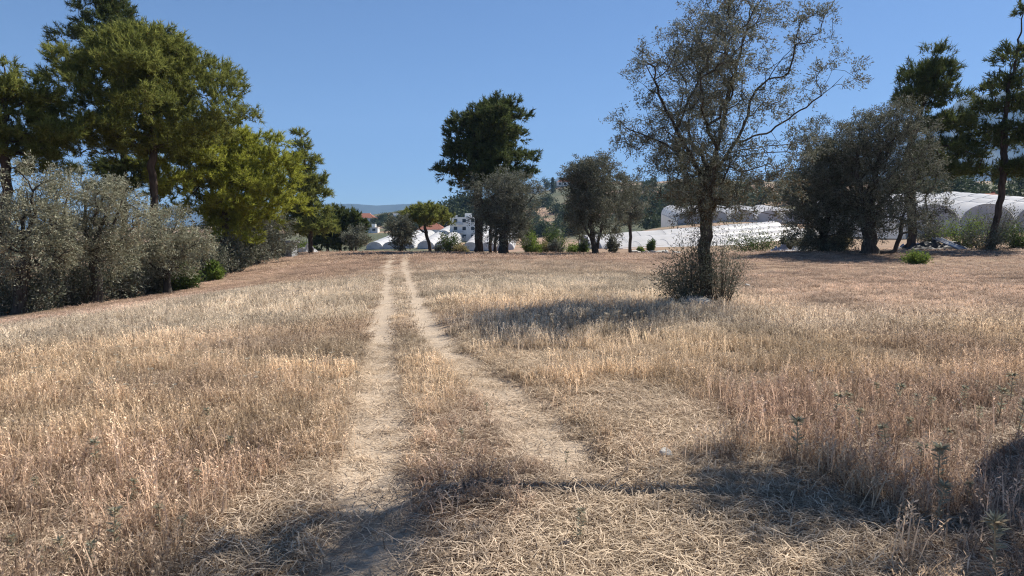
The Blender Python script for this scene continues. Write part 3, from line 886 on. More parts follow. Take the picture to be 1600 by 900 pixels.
for px, Y, w, h, lm, lab in [(830, 92, 34, 34, 'lime_leaf', 'bright green bush right of the grey olive trunk'),
                             (826, 98, 30, 52, 'green_leaf', 'tall thin green bush behind the grey olive'),
                             (866, 105, 46, 48, 'green_leaf', 'large rounded green bush between the two middle olives'),
                             (850, 100, 26, 20, 'dry_leaf', 'yellow-green bush in front of the large rounded green bush'),
                             (868, 99, 24, 22, 'olive_leaf', 'dull olive-green bush in front of the large rounded green bush'),
                             (900, 96, 36, 16, 'lime_leaf', 'low bright green bush left of the many-trunked olive'),
                             (912, 92, 18, 26, 'green_leaf', 'dark bush hard against the many-trunked olive'),
                             (958, 90, 26, 30, 'olive_dark', 'dark shaded bush right of the many-trunked olive trunks'),
                             (1018, 100, 15, 22, 'green_leaf', 'small dark bush alone in front of the long white greenhouse'),
                             (1000, 96, 10, 9, 'lime_leaf', 'tiny lime-green bush before the long white greenhouse'),
                             (720, 98, 24, 14, 'dry_leaf', 'low straw-coloured bush left of the tall dark pine'),
                             (1178, 70, 95, 40, 'green_leaf', 'wide dark hedge-like bush behind the lone olive'),
                             (1232, 68, 34, 34, 'olive_dark', 'grey bush between the wide hedge-like bush and the dark olives'),
                             (1262, 60, 34, 42, 'olive_leaf', 'grey-green bush touching the left side of the dark olives'),
                             (1433, 40, 40, 22, 'lime_leaf', 'small round green bush alone in the field before the right olives'),
                             (1505, 62, 84, 62, 'lime_leaf', 'sunlit lime-green bush before the right greenhouse'),
                             (1540, 57, 90, 48, 'olive_dark', 'dark bush at the foot of the leaning right pine'),
                             (1592, 58, 60, 40, 'green_leaf', 'green bush at the right edge of the photo'),
                             (1455, 74, 60, 44, 'olive_dark', 'dark bush in shade behind the tarpaulin at right'),
                             (1560, 72, 80, 56, 'olive_leaf', 'tall grey-green bush before the right greenhouse behind the leaning pine'),
                             (1315, 57, 40, 34, 'dry_leaf', 'yellow-green bush behind the big olive trunk')]:
    shrub('bush', lab, px, Y, w, h, M[lm], stems=46, per=70, leaf=(0.0032 * Y, 0.0011 * Y), spread=.8)

# --- the dark group at right
tree('olive_tree', 'dense dark olive, leftmost of the group at right', 'olive tree', 52,
     [(1288, 392), (1288, 370), (1288, 345)],
     [(1290, 215, 34, 24), (1260, 245, 30, 26), (1315, 245, 30, 26), (1285, 275, 44, 26), (1250, 290, 26, 24), (1320, 290, 28, 26), (1270, 325, 36, 26), (1310, 335, 34, 26), (1290, 362, 44, 20), (1262, 375, 22, 14), (1310, 380, 26, 12)],
     leafmat=M['olive_dark'], r0=0.32, clump=0.5, per=66, leaf=(0.18, 0.052), fill=1.35, ls=1.25)
tree('olive_tree', 'big old olive with two thick trunks at right', 'olive tree', 48,
     [(1358, 395), (1360, 370), (1356, 340), (1365, 300)],
     [(1370, 195, 40, 22), (1340, 210, 34, 26), (1405, 190, 32, 22), (1430, 210, 26, 22), (1350, 245, 42, 26), (1400, 235, 40, 26), (1440, 245, 28, 24), (1330, 285, 32, 26), (1375, 280, 42, 26), (1425, 285, 36, 26), (1455, 285, 18, 16), (1340, 320, 26, 20), (1380, 320, 36, 18), (1430, 325, 30, 18), (1452, 335, 18, 16), (1360, 345, 16, 14), (1330, 350, 22, 16), (1395, 350, 22, 14), (1440, 355, 20, 14), (1415, 172, 22, 12)],
     leafmat=M['olive_dark'], r0=0.52, clump=0.5, per=66, leaf=(0.17, 0.05), fill=1.0, ls=1.125, limbs=[[(1398, 392), (1408, 365), (1412, 335), (1420, 290)], [(1358, 345), (1345, 300), (1340, 250)]])
tree('pine_tree', 'pine with wind-swept upright branches behind the big right olive', 'pine tree', 60,
     [(1425, 390), (1425, 320), (1420, 240), (1445, 150), (1462, 90)],
     [(1460, 88, 14, 12), (1445, 110, 18, 14), (1475, 115, 14, 14), (1430, 130, 18, 14), (1465, 142, 22, 14), (1420, 155, 20, 14), (1450, 170, 26, 16), (1485, 135, 8, 10), (1410, 165, 14, 12), (1490, 195, 24, 12), (1470, 205, 26, 12), (1510, 190, 14, 9), (1480, 235, 30, 14), (1510, 250, 20, 10), (1475, 265, 28, 12), (1500, 275, 22, 10)],
     kind='pine', leafmat=M['pine_dark'], r0=0.36, clump=0.6, per=78, tips=4, leaf=(0.42, 0.05), bf=0.25, up=0.9, ls=1.45, fill=1.2)
tree('pine_tree', 'leaning thin pine at the right edge of the photo', 'pine tree', 58,
     [(1548, 392), (1560, 330), (1570, 250), (1572, 170), (1592, 70), (1602, 0)],
     [(1600, 20, 10, 12), (1580, 85, 14, 9), (1562, 100, 12, 9), (1605, 80, 12, 9), (1560, 130, 18, 10), (1590, 125, 18, 9), (1540, 145, 12, 8), (1575, 165, 26, 10), (1545, 175, 18, 9), (1605, 165, 18, 9), (1560, 205, 30, 11), (1590, 215, 28, 10), (1620, 220, 24, 10), (1545, 225, 18, 9), (1610, 270, 30, 12), (1575, 265, 18, 8), (1630, 130, 22, 12), (1535, 262, 16, 8)],
     kind='pine', leafmat=M['pine_dark'], r0=0.26, clump=0.6, per=70, tips=4, leaf=(0.42, 0.06), bf=0.25, up=0.6, ls=1.35, fill=1.1)

# --- the olive just right of the camera whose shade falls across the foreground
tree('olive_tree', 'olive beside the photographer whose shadow lies on the trodden grass', 'olive tree', 7.0,
     [(7.6, 7.7, 0), (7.5, 7.7, 1.2), (7.2, 7.7, 2.6), (6.8, 7.7, 4.0)],
     [(3.25, 7.75, 5.9, .35, .2), (3.7, 8.1, 5.8, .3, .2), (2.8, 7.3, 6.0, .35, .2), (3.3, 6.95, 6.1, .5, .3), (3.5, 7.3, 6.0, .4, .28), (3.0, 6.8, 6.0, .45, .28), (3.45, 7.9, 5.9, .3, .2), (5.6, 7.5, 5.2, .5, .4), (5.9, 7.0, 5.4, .6, .4), (5.7, 8.5, 5.7, .35, .28), (5.9, 8.0, 5.8, .5, .4), (6.4, 8.3, 5.9, .5, .4),
      (6.8, 6.9, 5.0, .7, .6), (8.6, 7.9, 5.4, .7, .6), (8.3, 7.2, 5.0, .8, .6), (6.4, 6.3, 4.8, .5, .4), (7.4, 6.2, 4.8, .6, .5)],
     world_space=True, round_=False, leafmat=M['olive_leaf'], r0=0.15, clump=0.32, per=70, tips=4, leaf=(0.09, 0.026), fill=3.6)

# ------------------------------------------------------------------ greenhouses, houses, shed
def greenhouse(label, x, y, ax, n, w, wall, rise, length, slope=0.0, group=None, xs=0.0):
    """n arched plastic tunnels side by side; ax = heading of the tunnels (radians from +Y, clockwise)"""
    z0 = gz(x, y)
    root = empty('greenhouse', (x, y, z0))
    fwd = np.array([math.sin(ax), math.cos(ax), 0]); rt = np.array([math.cos(ax), -math.sin(ax), 0]); upv = np.array([0, 0, 1.0])
    seg = 14; ns = 8

    def pt(u, v, h):
        return rt * u + fwd * v + upv * (h + slope * v + xs * u)
    for k in range(n):
        mb = MB(); V = []
        for j in range(ns + 1):
            sag = 0.0
            for i in range(seg + 1):
                an = math.pi * i / seg
                V.append(pt(k * w + w / 2 - math.cos(an) * w * .495, j * length / ns, wall + math.sin(an) * rise - (0.10 if j % 2 else 0) + rng.normal(0, .035)))
        F = []
        for j in range(ns):
            for i in range(seg):
                a = j * (seg + 1) + i
                F.append((a, a + 1, a + seg + 2, a + seg + 1))
        mb.add(V, F); mb.build('roof_film', M['film'], root, True)
        for v in (0.12, length - 0.12):
            mb = MB()
            V = [pt(k * w + w / 2 - math.cos(math.pi * i / seg) * w * .49, v, wall + math.sin(math.pi * i / seg) * rise * .985) for i in range(seg + 1)]
            V += [pt(k * w + w * .99, v, 0.0 - slope * v), pt(k * w + w * .01, v, 0.0 - slope * v)]
            mb.add(V, [tuple(range(seg + 3))]); mb.build('end_wall', M['end_film'], root)
        mb = MB(); mb.add([pt(k * w + .08, .09, -.3), pt(k * w + w - .08, .09, -.3), pt(k * w + w - .08, .09, wall * .45), pt(k * w + .08, .09, wall * .45)], [(0, 1, 2, 3)]); mb.build('shade_panel', M['concrete'], root)  # dark panel added to stand for shade low on the end wall
        mb = MB()
        mb.tube([pt(k * w + w / 2 - math.cos(math.pi * i / seg) * w * .5, 0.0, wall + math.sin(math.pi * i / seg) * rise * 1.005) for i in range(seg + 1)], [0.06] * (seg + 1), 5)
        mb.build('hoop', M['metal'], root, True)
        for j in range(1, ns):
            mb = MB(); mb.tube([pt(k * w + w / 2 - math.cos(math.pi * i / seg) * w * .502, j * length / ns, wall + math.sin(math.pi * i / seg) * rise * 1.004 + .03) for i in range(seg + 1)], [0.035] * (seg + 1), 4, cap=False)
            mb.build('rib', M['metal'], root)
        for u in (k * w + w * .33, k * w + w * .67):
            mb = MB(); mb.tube([pt(u, 0.04, 0), pt(u, 0.04, wall + rise * .86)], [0.05, 0.05], 5); mb.build('end_post', M['metal'], root)
    for k in range(n + 1):
        mb = MB(); mb.tube([pt(k * w, 0, wall - .02), pt(k * w, length, wall - .02)], [.1, .1], 6); mb.build('gutter', M['metal'], root)
    for u in (0.0, n * w):
        mb = MB(); mb.add([pt(u, 0, 0), pt(u, length, -slope * length), pt(u, length, wall), pt(u, 0, wall)], [(0, 1, 2, 3)]); mb.build('side_wall', M['film'], root)
    return tag(root, label, 'greenhouse', group)


def gh_px(label, px, Y, *a, **k):
    return greenhouse(label, P(px, 375, Y)[0], Y, *a, **k)


gh_px('white arched greenhouse left of the olive bush at the track end', 572, 285, 0.0, 3, 6.7, .8, 2.4, 80, slope=0.075)
gh_px('white arched greenhouse behind the umbrella pine', 652, 280, 0.02, 2, 6.9, .8, 2.6, 90, slope=0.09)
gh_px('white arched greenhouse between the umbrella pine bush and the tall dark pine', 722, 270, 0.03, 3, 6.8, .8, 2.6, 90, slope=0.095)
gh_px('long white greenhouse running right behind the many-trunked olive', 905, 140, rad(72), 5, 5.5, 1.2, 2.0, 46, slope=0.07, xs=-0.15)
gh_px('white arched greenhouse above the wide hedge-like bush', 1058, 196, 0.1, 5, 7.3, 1.3, 2.9, 40, slope=0.09)
gh_px('large pale greenhouse with wide arches behind the right pines', 1415, 108, 0.12, 4, 8.0, 2.4, 3.0, 45, slope=0.11)


def house(label, px, Y, w, d, h, roof='flat', storeys=2, cols=3, wallm='house_wall', rz=0.0, sink=0.5, name='house'):
    x = P(px, 375, Y)[0]; z = gz(x, Y)
    root = empty(name, (x, Y, z))
    mb = MB(); mb.box((0, 0, h / 2 - sink), (w, d, h + sink)); mb.build('wall', M[wallm], root)
    if roof == 'flat':
        mb = MB(); mb.box((0, 0, h + .12 - sink / 2), (w + .5, d + .5, .24)); r = mb.build('roof', M[wallm], root)
        mb = MB(); mb.box((w * .2, 0, h + 1.1), (w * .25, d * .4, 1.9)); mb.build('stair_head', M[wallm], r)
        mb = MB(); mb.box((-w * .3, -d * .2, h + .55), (w * .12, d * .2, .9)); mb.build('water_tank', M['metal'], r)
    else:
        mb = MB(); e = .4; rh = w * .22
        V = [(-w / 2 - e, -d / 2 - e, h - sink / 2), (w / 2 + e, -d / 2 - e, h - sink / 2), (w / 2 + e, d / 2 + e, h - sink / 2), (-w / 2 - e, d / 2 + e, h - sink / 2), (-w / 2 * .35, 0, h + rh), (w / 2 * .35, 0, h + rh)]
        mb.add(V, [(0, 1, 5, 4), (1, 2, 5), (2, 3, 4, 5), (3, 0, 4), (0, 3, 2, 1)]); r = mb.build('roof', M['roof_tile'], root)
        mb = MB(); mb.box((w * .2, d * .1, h + rh * .9), (.6, .6, 1.4)); mb.build('chimney', M[wallm], r)
    sh = h / storeys
    for f in range(storeys):
        for c in range(cols):
            cx = -w / 2 + w * (c + .5) / cols; cz_ = f * sh + sh * .55
            ww, wh = w / cols * .42, sh * .45
            mb = MB(); mb.box((cx, -d / 2 - .02, cz_), (ww, .10, wh)); wi = mb.build('window', M['dark_glass'], root)
            mb = MB()
            for (ox, oz, sx, sz) in ((0, wh / 2, ww + .2, .12), (0, -wh / 2, ww + .2, .12), (-ww / 2, 0, .12, wh - .13), (ww / 2, 0, .12, wh - .13)):
                mb.box((cx + ox, -d / 2 - .06, cz_ + oz), (sx, .14, sz))
            mb.build('frame', M['frame'], wi)
    mb = MB(); mb.box((w * .02, -d / 2 - .03, 1.0), (1.0, .09, 2.1)); mb.build('door', M['frame'], root)
    if storeys > 2:
        for f in (1, 2):
            mb = MB(); mb.box((-w * .25, -d / 2 - .6, f * sh), (w * .42, 1.2, .18)); bl = mb.build('balcony', M[wallm], root)
            mb = MB(); mb.box((-w * .25, -d / 2 - 1.15, f * sh + .55), (w * .42, .06, .8)); mb.build('railing', M['metal'], bl)
    root.rotation_euler.z = rz
    return tag(root, label, 'house' if name == 'house' else name.replace('_', ' '))


house('white three-storey house with dark windows left of the tall dark pine', 724, 335, 12.5, 10, 11.2, 'flat', 3, 3, rz=0.15)
house('low red-roofed house behind the umbrella pine', 676, 372, 15, 9, 3.4, 'gable', 1, 3)
house('small pale house on the hillside above the big green bush', 840, 770, 16, 10, 7, 'flat', 2, 3)
house('pale house beside the dark trees on the hill crest', 882, 790, 18, 10, 6, 'gable', 1, 3)
house('red-roofed house on the left hillside below the blue ridge', 572, 520, 16, 9, 5, 'gable', 1, 3)
house('long white farm building on the left hillside crest', 612, 560, 26, 10, 4, 'flat', 1, 5)
house('small white building above the left greenhouse', 580, 410, 9, 6, 3.2, 'flat', 1, 2)
house('reddish house seen between the right pines', 1542, 190, 9, 9, 5.2, 'gable', 2, 3, wallm='roof_tile')
sh = house('plain grey concrete shed at the end of the left tree line', 443, 76, 2.4, 2.0, 1.8, 'flat', 1, 1, wallm='concrete', name='shed')
for c_ in list(sh.children):
    if c_.name.startswith('roof'):
        for g_ in list(c_.children): bpy.data.objects.remove(g_)
    if c_.name.startswith(('window',)):
        for g_ in list(c_.children): bpy.data.objects.remove(g_)
        bpy.data.objects.remove(c_)


def sheet(name, label, px, Y, w, d, h, mat, rz=0.0, cat='plastic sheet', seed=0, lift=0.05, n=22):
    """crumpled sheet lying in folds, with thickness"""
    x = P(px, 375, Y)[0]
    u = np.linspace(-.5, .5, n); U, V_ = np.meshgrid(u, u)
    edge = (fbm(U * 4 + 9, V_ * 4, seed) - .5) * .35
    X = U * w * (1 + edge); Yy = V_ * d * (1 + edge)
    Z = (np.abs(fbm(U * 5 + seed, V_ * 9, seed + 3) - .5) * 2.2) * h * (1 - (2 * np.abs(U)) ** 3) * (1 - (2 * np.abs(V_)) ** 3) + lift
    V = np.stack([X.ravel(), Yy.ravel(), Z.ravel()], 1)
    i0 = (np.arange(n - 1)[:, None] * n + np.arange(n - 1)[None]).ravel()
    F = np.stack([i0, i0 + 1, i0 + n + 1, i0 + n], 1).tolist()
    mb = MB(); mb.add(V, F)
    o = mb.build(name, mat, None, False)
    o.location = (x, Y, gz(x, Y)); o.rotation_euler.z = rz
    md = o.modifiers.new('thickness', 'SOLIDIFY'); md.thickness = 0.015
    return tag(o, label, cat)


sheet('plastic_sheet', 'crumpled white plastic under the slim young pine', 480, 86, 2.6, 1.2, 1.5, M['pale_plastic'], .1, seed=2)
sheet('plastic_sheet', 'pale plastic scrap on the ground left of the dark olives', 1256, 56, 2.6, 1.5, 1.0, M['pale_plastic'], .5, seed=3)
sheet('plastic_sheet', 'bluish plastic heap left of the dark olives', 1220, 60, 1.7, 1.2, .9, M['blue_plastic'], .2, seed=4)
sheet('plastic_sheet', 'blue plastic bundle right of the big olive trunks', 1426, 62, 2.6, 1.4, 1.0, M['blue_plastic'], .1, seed=5, lift=.1)
sheet('tarpaulin', 'dark tarpaulin spread in the shade right of the big olive', 1462, 60, 6.0, 2.5, 1.4, M['tarp'], .1, cat='tarpaulin', seed=6)
for k, (dx, rz_) in enumerate([(0, .9), (.35, 1.0), (.7, .8), (.2, .7), (.55, 1.15)]):
    mb = MB(); x = P(1478, 375, 57.5)[0] + dx
    mb.tube([(0, -.9, .12), (0, 0, .5), (0, 1.2, 1.05)], [.06, .06, .05], 7)
    o = mb.build('pipe', M['pale_plastic' if k % 2 else 'blue_plastic'], None, True); o.location = (x, 57.3, gz(x, 57.3)); o.rotation_euler.z = rz_ - .3
    tag(o, 'pale irrigation pipe leaning in the heap before the right lime-green bush', 'pipe', 'pipes in the heap at right')


def rock_mesh(name, seed):
    import bmesh
    bm = bmesh.new(); bmesh.ops.create_icosphere(bm, subdivisions=3, radius=1.0)
    r_ = np.random.default_rng(seed); cs = r_.normal(0, 1, (9, 3)); cs /= np.linalg.norm(cs, axis=1, keepdims=True)
    for v in bm.verts:
        p = np.array(v.co)
        for c_ in cs:
            e = p @ c_ - .68
            if e > 0: p = p - c_ * e * .85
        v.co = p * (1 + (math.sin(p[0] * 7 + seed) * math.sin(p[1] * 6)) * .05)
    me = bpy.data.meshes.new(name); bm.to_mesh(me); bm.free()
    me.materials.append(M['stone'])
    return me


rocks = [rock_mesh('stone', s_) for s_ in (1, 2, 3, 4)]


clods = [me_.copy() for me_ in rocks[:3]]
for me_ in clods:
    me_.name = 'clod'; me_.materials[0] = plain('dry_earth_clod', (0.24, 0.17, 0.12), .95, .25, 30, 'geo', .005) if me_ is clods[0] else clods[0].materials[0]


def stone(x, y, r, label, group=None, sq=.65):
    o = bpy.data.objects.new('stone', random.choice(rocks)); COL.objects.link(o)
    o.location = (x, y, gz(x, y) + r * sq * .45); o.scale = (r * random.uniform(.8, 1.3), r * random.uniform(.8, 1.2), r * sq)
    o.rotation_euler = (random.uniform(-.2, .2), random.uniform(-.2, .2), random.uniform(0, 6))
    return tag(o, label, 'stone', group)


for k in range(26):
    px = random.uniform(985, 1062); Y = random.uniform(88, 94)
    stone(P(px, 375, Y)[0], Y, random.uniform(.25, .6), 'grey stone in the rubble strip before the long white greenhouse', 'stones of the rubble strip')
for px, py, r, lab in [(1068, 521, .11, 'whitish stone in the grass below the lone olive'), (1130, 520, .07, 'small pale stone right of the whitish stone below the lone olive'),
                       (1168, 452, .12, 'pale stone in the grass right of the lone olive'), (1090, 480, .34, 'dark weathered boulder half sunk at the lone olive foot'),
                       (1112, 711, .045, 'small pale pebble at the edge of the foreground shade'), (1042, 712, .07, 'dark clod of earth beside the right wheel rut'),
                       (1435, 392, .3, 'pale stone under the right trees')]:
    g_ = gpt(px, py); 
    if py < 400: g_ = (P(px, 375, 50)[0], 50)
    stone(g_[0], g_[1], r, lab)
g_ = gpt(1255, 378 + 10)
for k in range(5):
    px = 1245 + 6 * k; stone(P(px, 375, 57)[0], 57, .25, 'pale stone by the plastic scraps left of the dark olives', 'stones by the plastic scraps')

for k in range(18):
    px, py = random.choice([(random.uniform(930, 1110), random.uniform(610, 735)), (random.uniform(330, 560), random.uniform(770, 890))])
    g_ = gpt(px, py)
    stone(g_[0], g_[1], random.uniform(.018, .04), 'little clod of dry earth on the trodden ground beside the right rut' if px > 800 else 'little clod of dry earth beside the left rut in the foreground', 'earth clods right of the track' if px > 800 else 'earth clods left of the track').data = clods[k % 3]
# small litter on the track
g_ = gpt(412, 832)
sheet('plastic_scrap', 'black and white plastic scrap beside the left rut in the foreground', 412, g_[1], .15, .08, .07, M['black_rag'], .4, cat='scrap', seed=9, lift=.01)
g_ = gpt(975, 745); mb = MB()
mb.tube([(-.12, -.10, .015), (-.02, -.02, .03), (.05, .10, .05), (.04, .2, .09)], [.006, .008, .007, .003], 6)
o = mb.build('stick', M['dead_wood'], None, True); o.location = (g_[0], g_[1], gz(*g_)); tag(o, 'short bent dead stick lying in the right wheel rut', 'stick')

# ------------------------------------------------------------------ trees and shrubs on the far hillside
def far_proto(kind, seed):
    r_ = np.random.default_rng(seed)
    n = 900
    if kind == 'round':
        cs = r_.normal(0, 1, (9, 3)) * np.array([.5, .5, .25]) + np.array([0, 0, .55])
        p = cs[r_.integers(0, 9, n)] + r_.normal(0, 1, (n, 3)) * .22
    elif kind == 'tall':
        t_ = r_.uniform(.05, 1, n); p = np.stack([r_.normal(0, .16, n) * (1.25 - t_), r_.normal(0, .16, n) * (1.25 - t_), t_ * 1.9], 1)
    else:
        cs = r_.normal(0, 1, (12, 3)) * np.array([.38, .38, .35]) + np.array([0, 0, 1.1])
        p = cs[r_.integers(0, 12, n)] + r_.normal(0, 1, (n, 3)) * .2
    p[:, 2] = np.abs(p[:, 2])
    q = leaf_cloud(p, r_.normal(0, 1, (n, 3)), .2, .11)
    o = poly_mesh('crown', q, 4, np.clip(r_.normal(.5, .25, n), 0, 1), M['far_leaf'], None, np.zeros(n))
    mb = MB(); mb.tube([(0, 0, -.3), (.02, 0, .4), (0, .02, 1.0)], [.07, .05, .02], 5); tr_ = mb.build('trunk', M['olive_bark'])
    m1, m2 = o.data, tr_.data
    bpy.data.objects.remove(o); bpy.data.objects.remove(tr_)
    return m1, m2


protos = {k: [far_proto(k, s_) for s_ in ss] for k, ss in (('round', (1, 2, 3)), ('tall', (4, 5)), ('tree', (6, 7, 8)))}


def far_plant(kind, px, Y, size, name, label, cat, group=None):
    x = P(px, 375, Y)[0]
    root = empty(name, (x, Y, gz(x, Y)))
    m1, m2 = random.choice(protos[kind])
    for nm, mm in (('crown', m1), ('trunk', m2)):
        o = bpy.data.objects.new(nm, mm); COL.objects.link(o); o.parent = root
        if nm == 'crown': o['kind'] = 'stuff'
    s_ = size * random.uniform(.85, 1.2)
    root.scale = (s_ * random.uniform(.85, 1.2), s_ * random.uniform(.85, 1.2), s_); root.rotation_euler.z = random.uniform(0, 6)
    return tag(root, label, cat, group)


for k in range(16):
    far_plant('tree', random.uniform(688, 765), random.uniform(385, 450), random.uniform(7.5, 11), 'far_tree', 'dark far tree in the wood behind the white house', 'tree', 'wood behind the white house')
for k in range(14):
    far_plant('tree', random.uniform(585, 655), random.uniform(440, 560), random.uniform(2.5, 4), 'far_tree', 'dark far tree on the rise left of the umbrella pine', 'tree', 'trees on the left rise')
for k in range(16):
    far_plant('tree', random.choice([random.uniform(822, 852), random.uniform(862, 905), random.uniform(935, 1010)]), random.uniform(820, 880), random.uniform(5, 8), 'far_tree', 'dark far tree along the hill crest', 'tree', 'trees along the hill crest')
far_plant('tall', 863, 660, 7.5, 'far_tree', 'lone pointed tree on the brown hillside field', 'tree')
for k in range(60):
    far_plant('round', random.uniform(800, 1010), random.uniform(330, 540), random.uniform(3, 6.5), 'far_shrub', 'rounded shrub on the slope below the brown hillside field', 'shrub', 'shrubs below the brown hillside field')
for k in range(70):
    far_plant(random.choice(['round', 'round', 'tree']), random.uniform(1000, 1300), random.uniform(270, 620), random.uniform(3, 7.5), 'far_shrub', 'shrub on the hillside behind the lone olive', 'shrub', 'shrubs on the hillside behind the lone olive')
for k in range(40):
    far_plant(random.choice(['round', 'tree']), random.uniform(560, 700), random.uniform(390, 600), random.uniform(2.2, 4.2), 'far_shrub', 'shrub on the left hillside beyond the greenhouses', 'shrub', 'shrubs on the left hillside')
for k in range(40):
    far_plant(random.choice(['round', 'tree', 'tree']), random.uniform(1380, 1640), random.uniform(175, 320), random.uniform(3, 6), 'far_tree', 'tree on the slope behind the right greenhouse', 'tree', 'trees behind the right greenhouse')

# ------------------------------------------------------------------ dry grass
def blade(mb, base, az, lean, h, w, val, curve=.3):
    d = np.array([math.cos(az), math.sin(az), 0.0]); s_ = np.array([-d[1], d[0], 0]) * w / 2
    p1 = base + d * h * lean * .4 + np.array([0, 0, h * .55]); p2 = base + d * h * (lean + curve * lean) + np.array([0, 0, h])
    mb.add([base - s_, base + s_, p1 + s_ * .8, p1 - s_ * .8, p2], [(0, 1, 2, 3), (3, 2, 4)], val)


def husk(mb, p, d, l, w, val):
    d = d / (np.linalg.norm(d) + 1e-9); r_ = np.cross(d, rng.normal(0, 1, 3)); r_ /= np.linalg.norm(r_) + 1e-9
    mb.add([p, p + d * l * .5 + r_ * w / 2, p + d * l, p + d * l * .5 - r_ * w / 2], [(0, 1, 2, 3)], val)


def proto_grass(kind, v):
    mb = MB()
    U = rng.uniform
    if kind == 'stalk':
        for i in range(9):
            b_ = np.array([rng.normal(0, .04), rng.normal(0, .04), -.02]); az = U(0, 6.28); h = U(.24, .42); le = U(0, .22)
            val = U(.35, 1)
            blade(mb, b_, az, le, h, .0075, val)
            d = np.array([math.cos(az), math.sin(az), 0]); top = b_ + d * h * le * 1.3 + np.array([0, 0, h])
            for k in range(6):
                husk(mb, top - np.array([0, 0, k * h * .06]) - d * le * k * h * .07, np.array([U(-.45, .45), U(-.45, .45), U(.6, 1)]), U(.025, .05), U(.006, .010), min(1, val + U(-.1, .25)))
        for i in range(12):
            blade(mb, np.array([rng.normal(0, .05), rng.normal(0, .05), -.01]), U(0, 6.28), U(.2, 1.3), U(.05, .17), .006, U(0, .6))
    elif kind == 'brush':
        for i in range(30):
            blade(mb, np.array([rng.normal(0, .05), rng.normal(0, .05), -.01]), U(0, 6.28), U(.05, .9), U(.09, .26), .0042, U(0, .9))
        for i in range(10):
            husk(mb, np.array([rng.normal(0, .07), rng.normal(0, .07), U(.1, .24)]), rng.normal(0, 1, 3), U(.012, .03), .006, U(.4, 1))
    elif kind == 'pale':
        for i in range(3):
            b_ = np.array([rng.normal(0, .05), rng.normal(0, .05), -.02]); az = U(0, 6.28); h = U(.36, .62); le = U(0, .18)
            blade(mb, b_, az, le, h, .0085, U(.5, 1))
            d = np.array([math.cos(az), math.sin(az), 0]); top = b_ + d * h * le * 1.3 + np.array([0, 0, h])
            for k in range(9):
                husk(mb, top - np.array([0, 0, k * h * .05]) - d * le * k * h * .06, np.array([U(-.6, .6), U(-.6, .6), U(.5, 1)]), U(.03, .05), U(.007, .012), U(.5, 1))
    elif kind == 'mat':
        for i in range(26):
            p = np.array([rng.normal(0, .09), rng.normal(0, .09), U(.0, .03)]); az = U(0, 6.28); L = U(.06, .22)
            d = np.array([math.cos(az), math.sin(az), U(-.05, .22)]); s_ = np.array([-d[1], d[0], 0]) * U(.0018, .0032)
            m_ = p + d * L * .5 + np.array([rng.normal(0, .012), rng.normal(0, .012), U(0, .025)])
            e = p + d * L + np.array([rng.normal(0, .02), rng.normal(0, .02), 0])
            mb.add([p - s_, p + s_, m_ + s_, m_ - s_, e], [(0, 1, 2, 3), (3, 2, 4)], U(.1, 1))
    elif kind == 'mid':
        for i in range(26):
            b_ = np.array([U(-.2, .2), U(-.2, .2), -.02]); h = U(.16, .40); val = U(.2, 1); az = U(0, 6.28); le = U(0, .35)
            blade(mb, b_, az, le, h, .010, val)
            d = np.array([math.cos(az), math.sin(az), 0]); top = b_ + d * h * le * 1.3 + np.array([0, 0, h])
            for k in range(2):
                husk(mb, top - np.array([0, 0, .05 + k * .05]), np.array([U(-.5, .5), U(-.5, .5), 1]), U(.04, .08), U(.012, .022), min(1, val + .15))
        for i in range(24):
            blade(mb, np.array([U(-.2, .2), U(-.2, .2), -.01]), U(0, 6.28), U(.3, 1.5), U(.05, .16), .014, U(0, .55))
    elif kind == 'far':
        for i in range(46):
            b_ = np.array([U(-.6, .6), U(-.6, .6), -.03]); h = U(.10, .34)
            blade(mb, b_, U(0, 6.28), U(0, .9), h, .035, U(.05, 1))
    o = mb.build('dry_grass_' + kind + str(v), M['grass'])
    COL.objects.unlink(o)
    return o


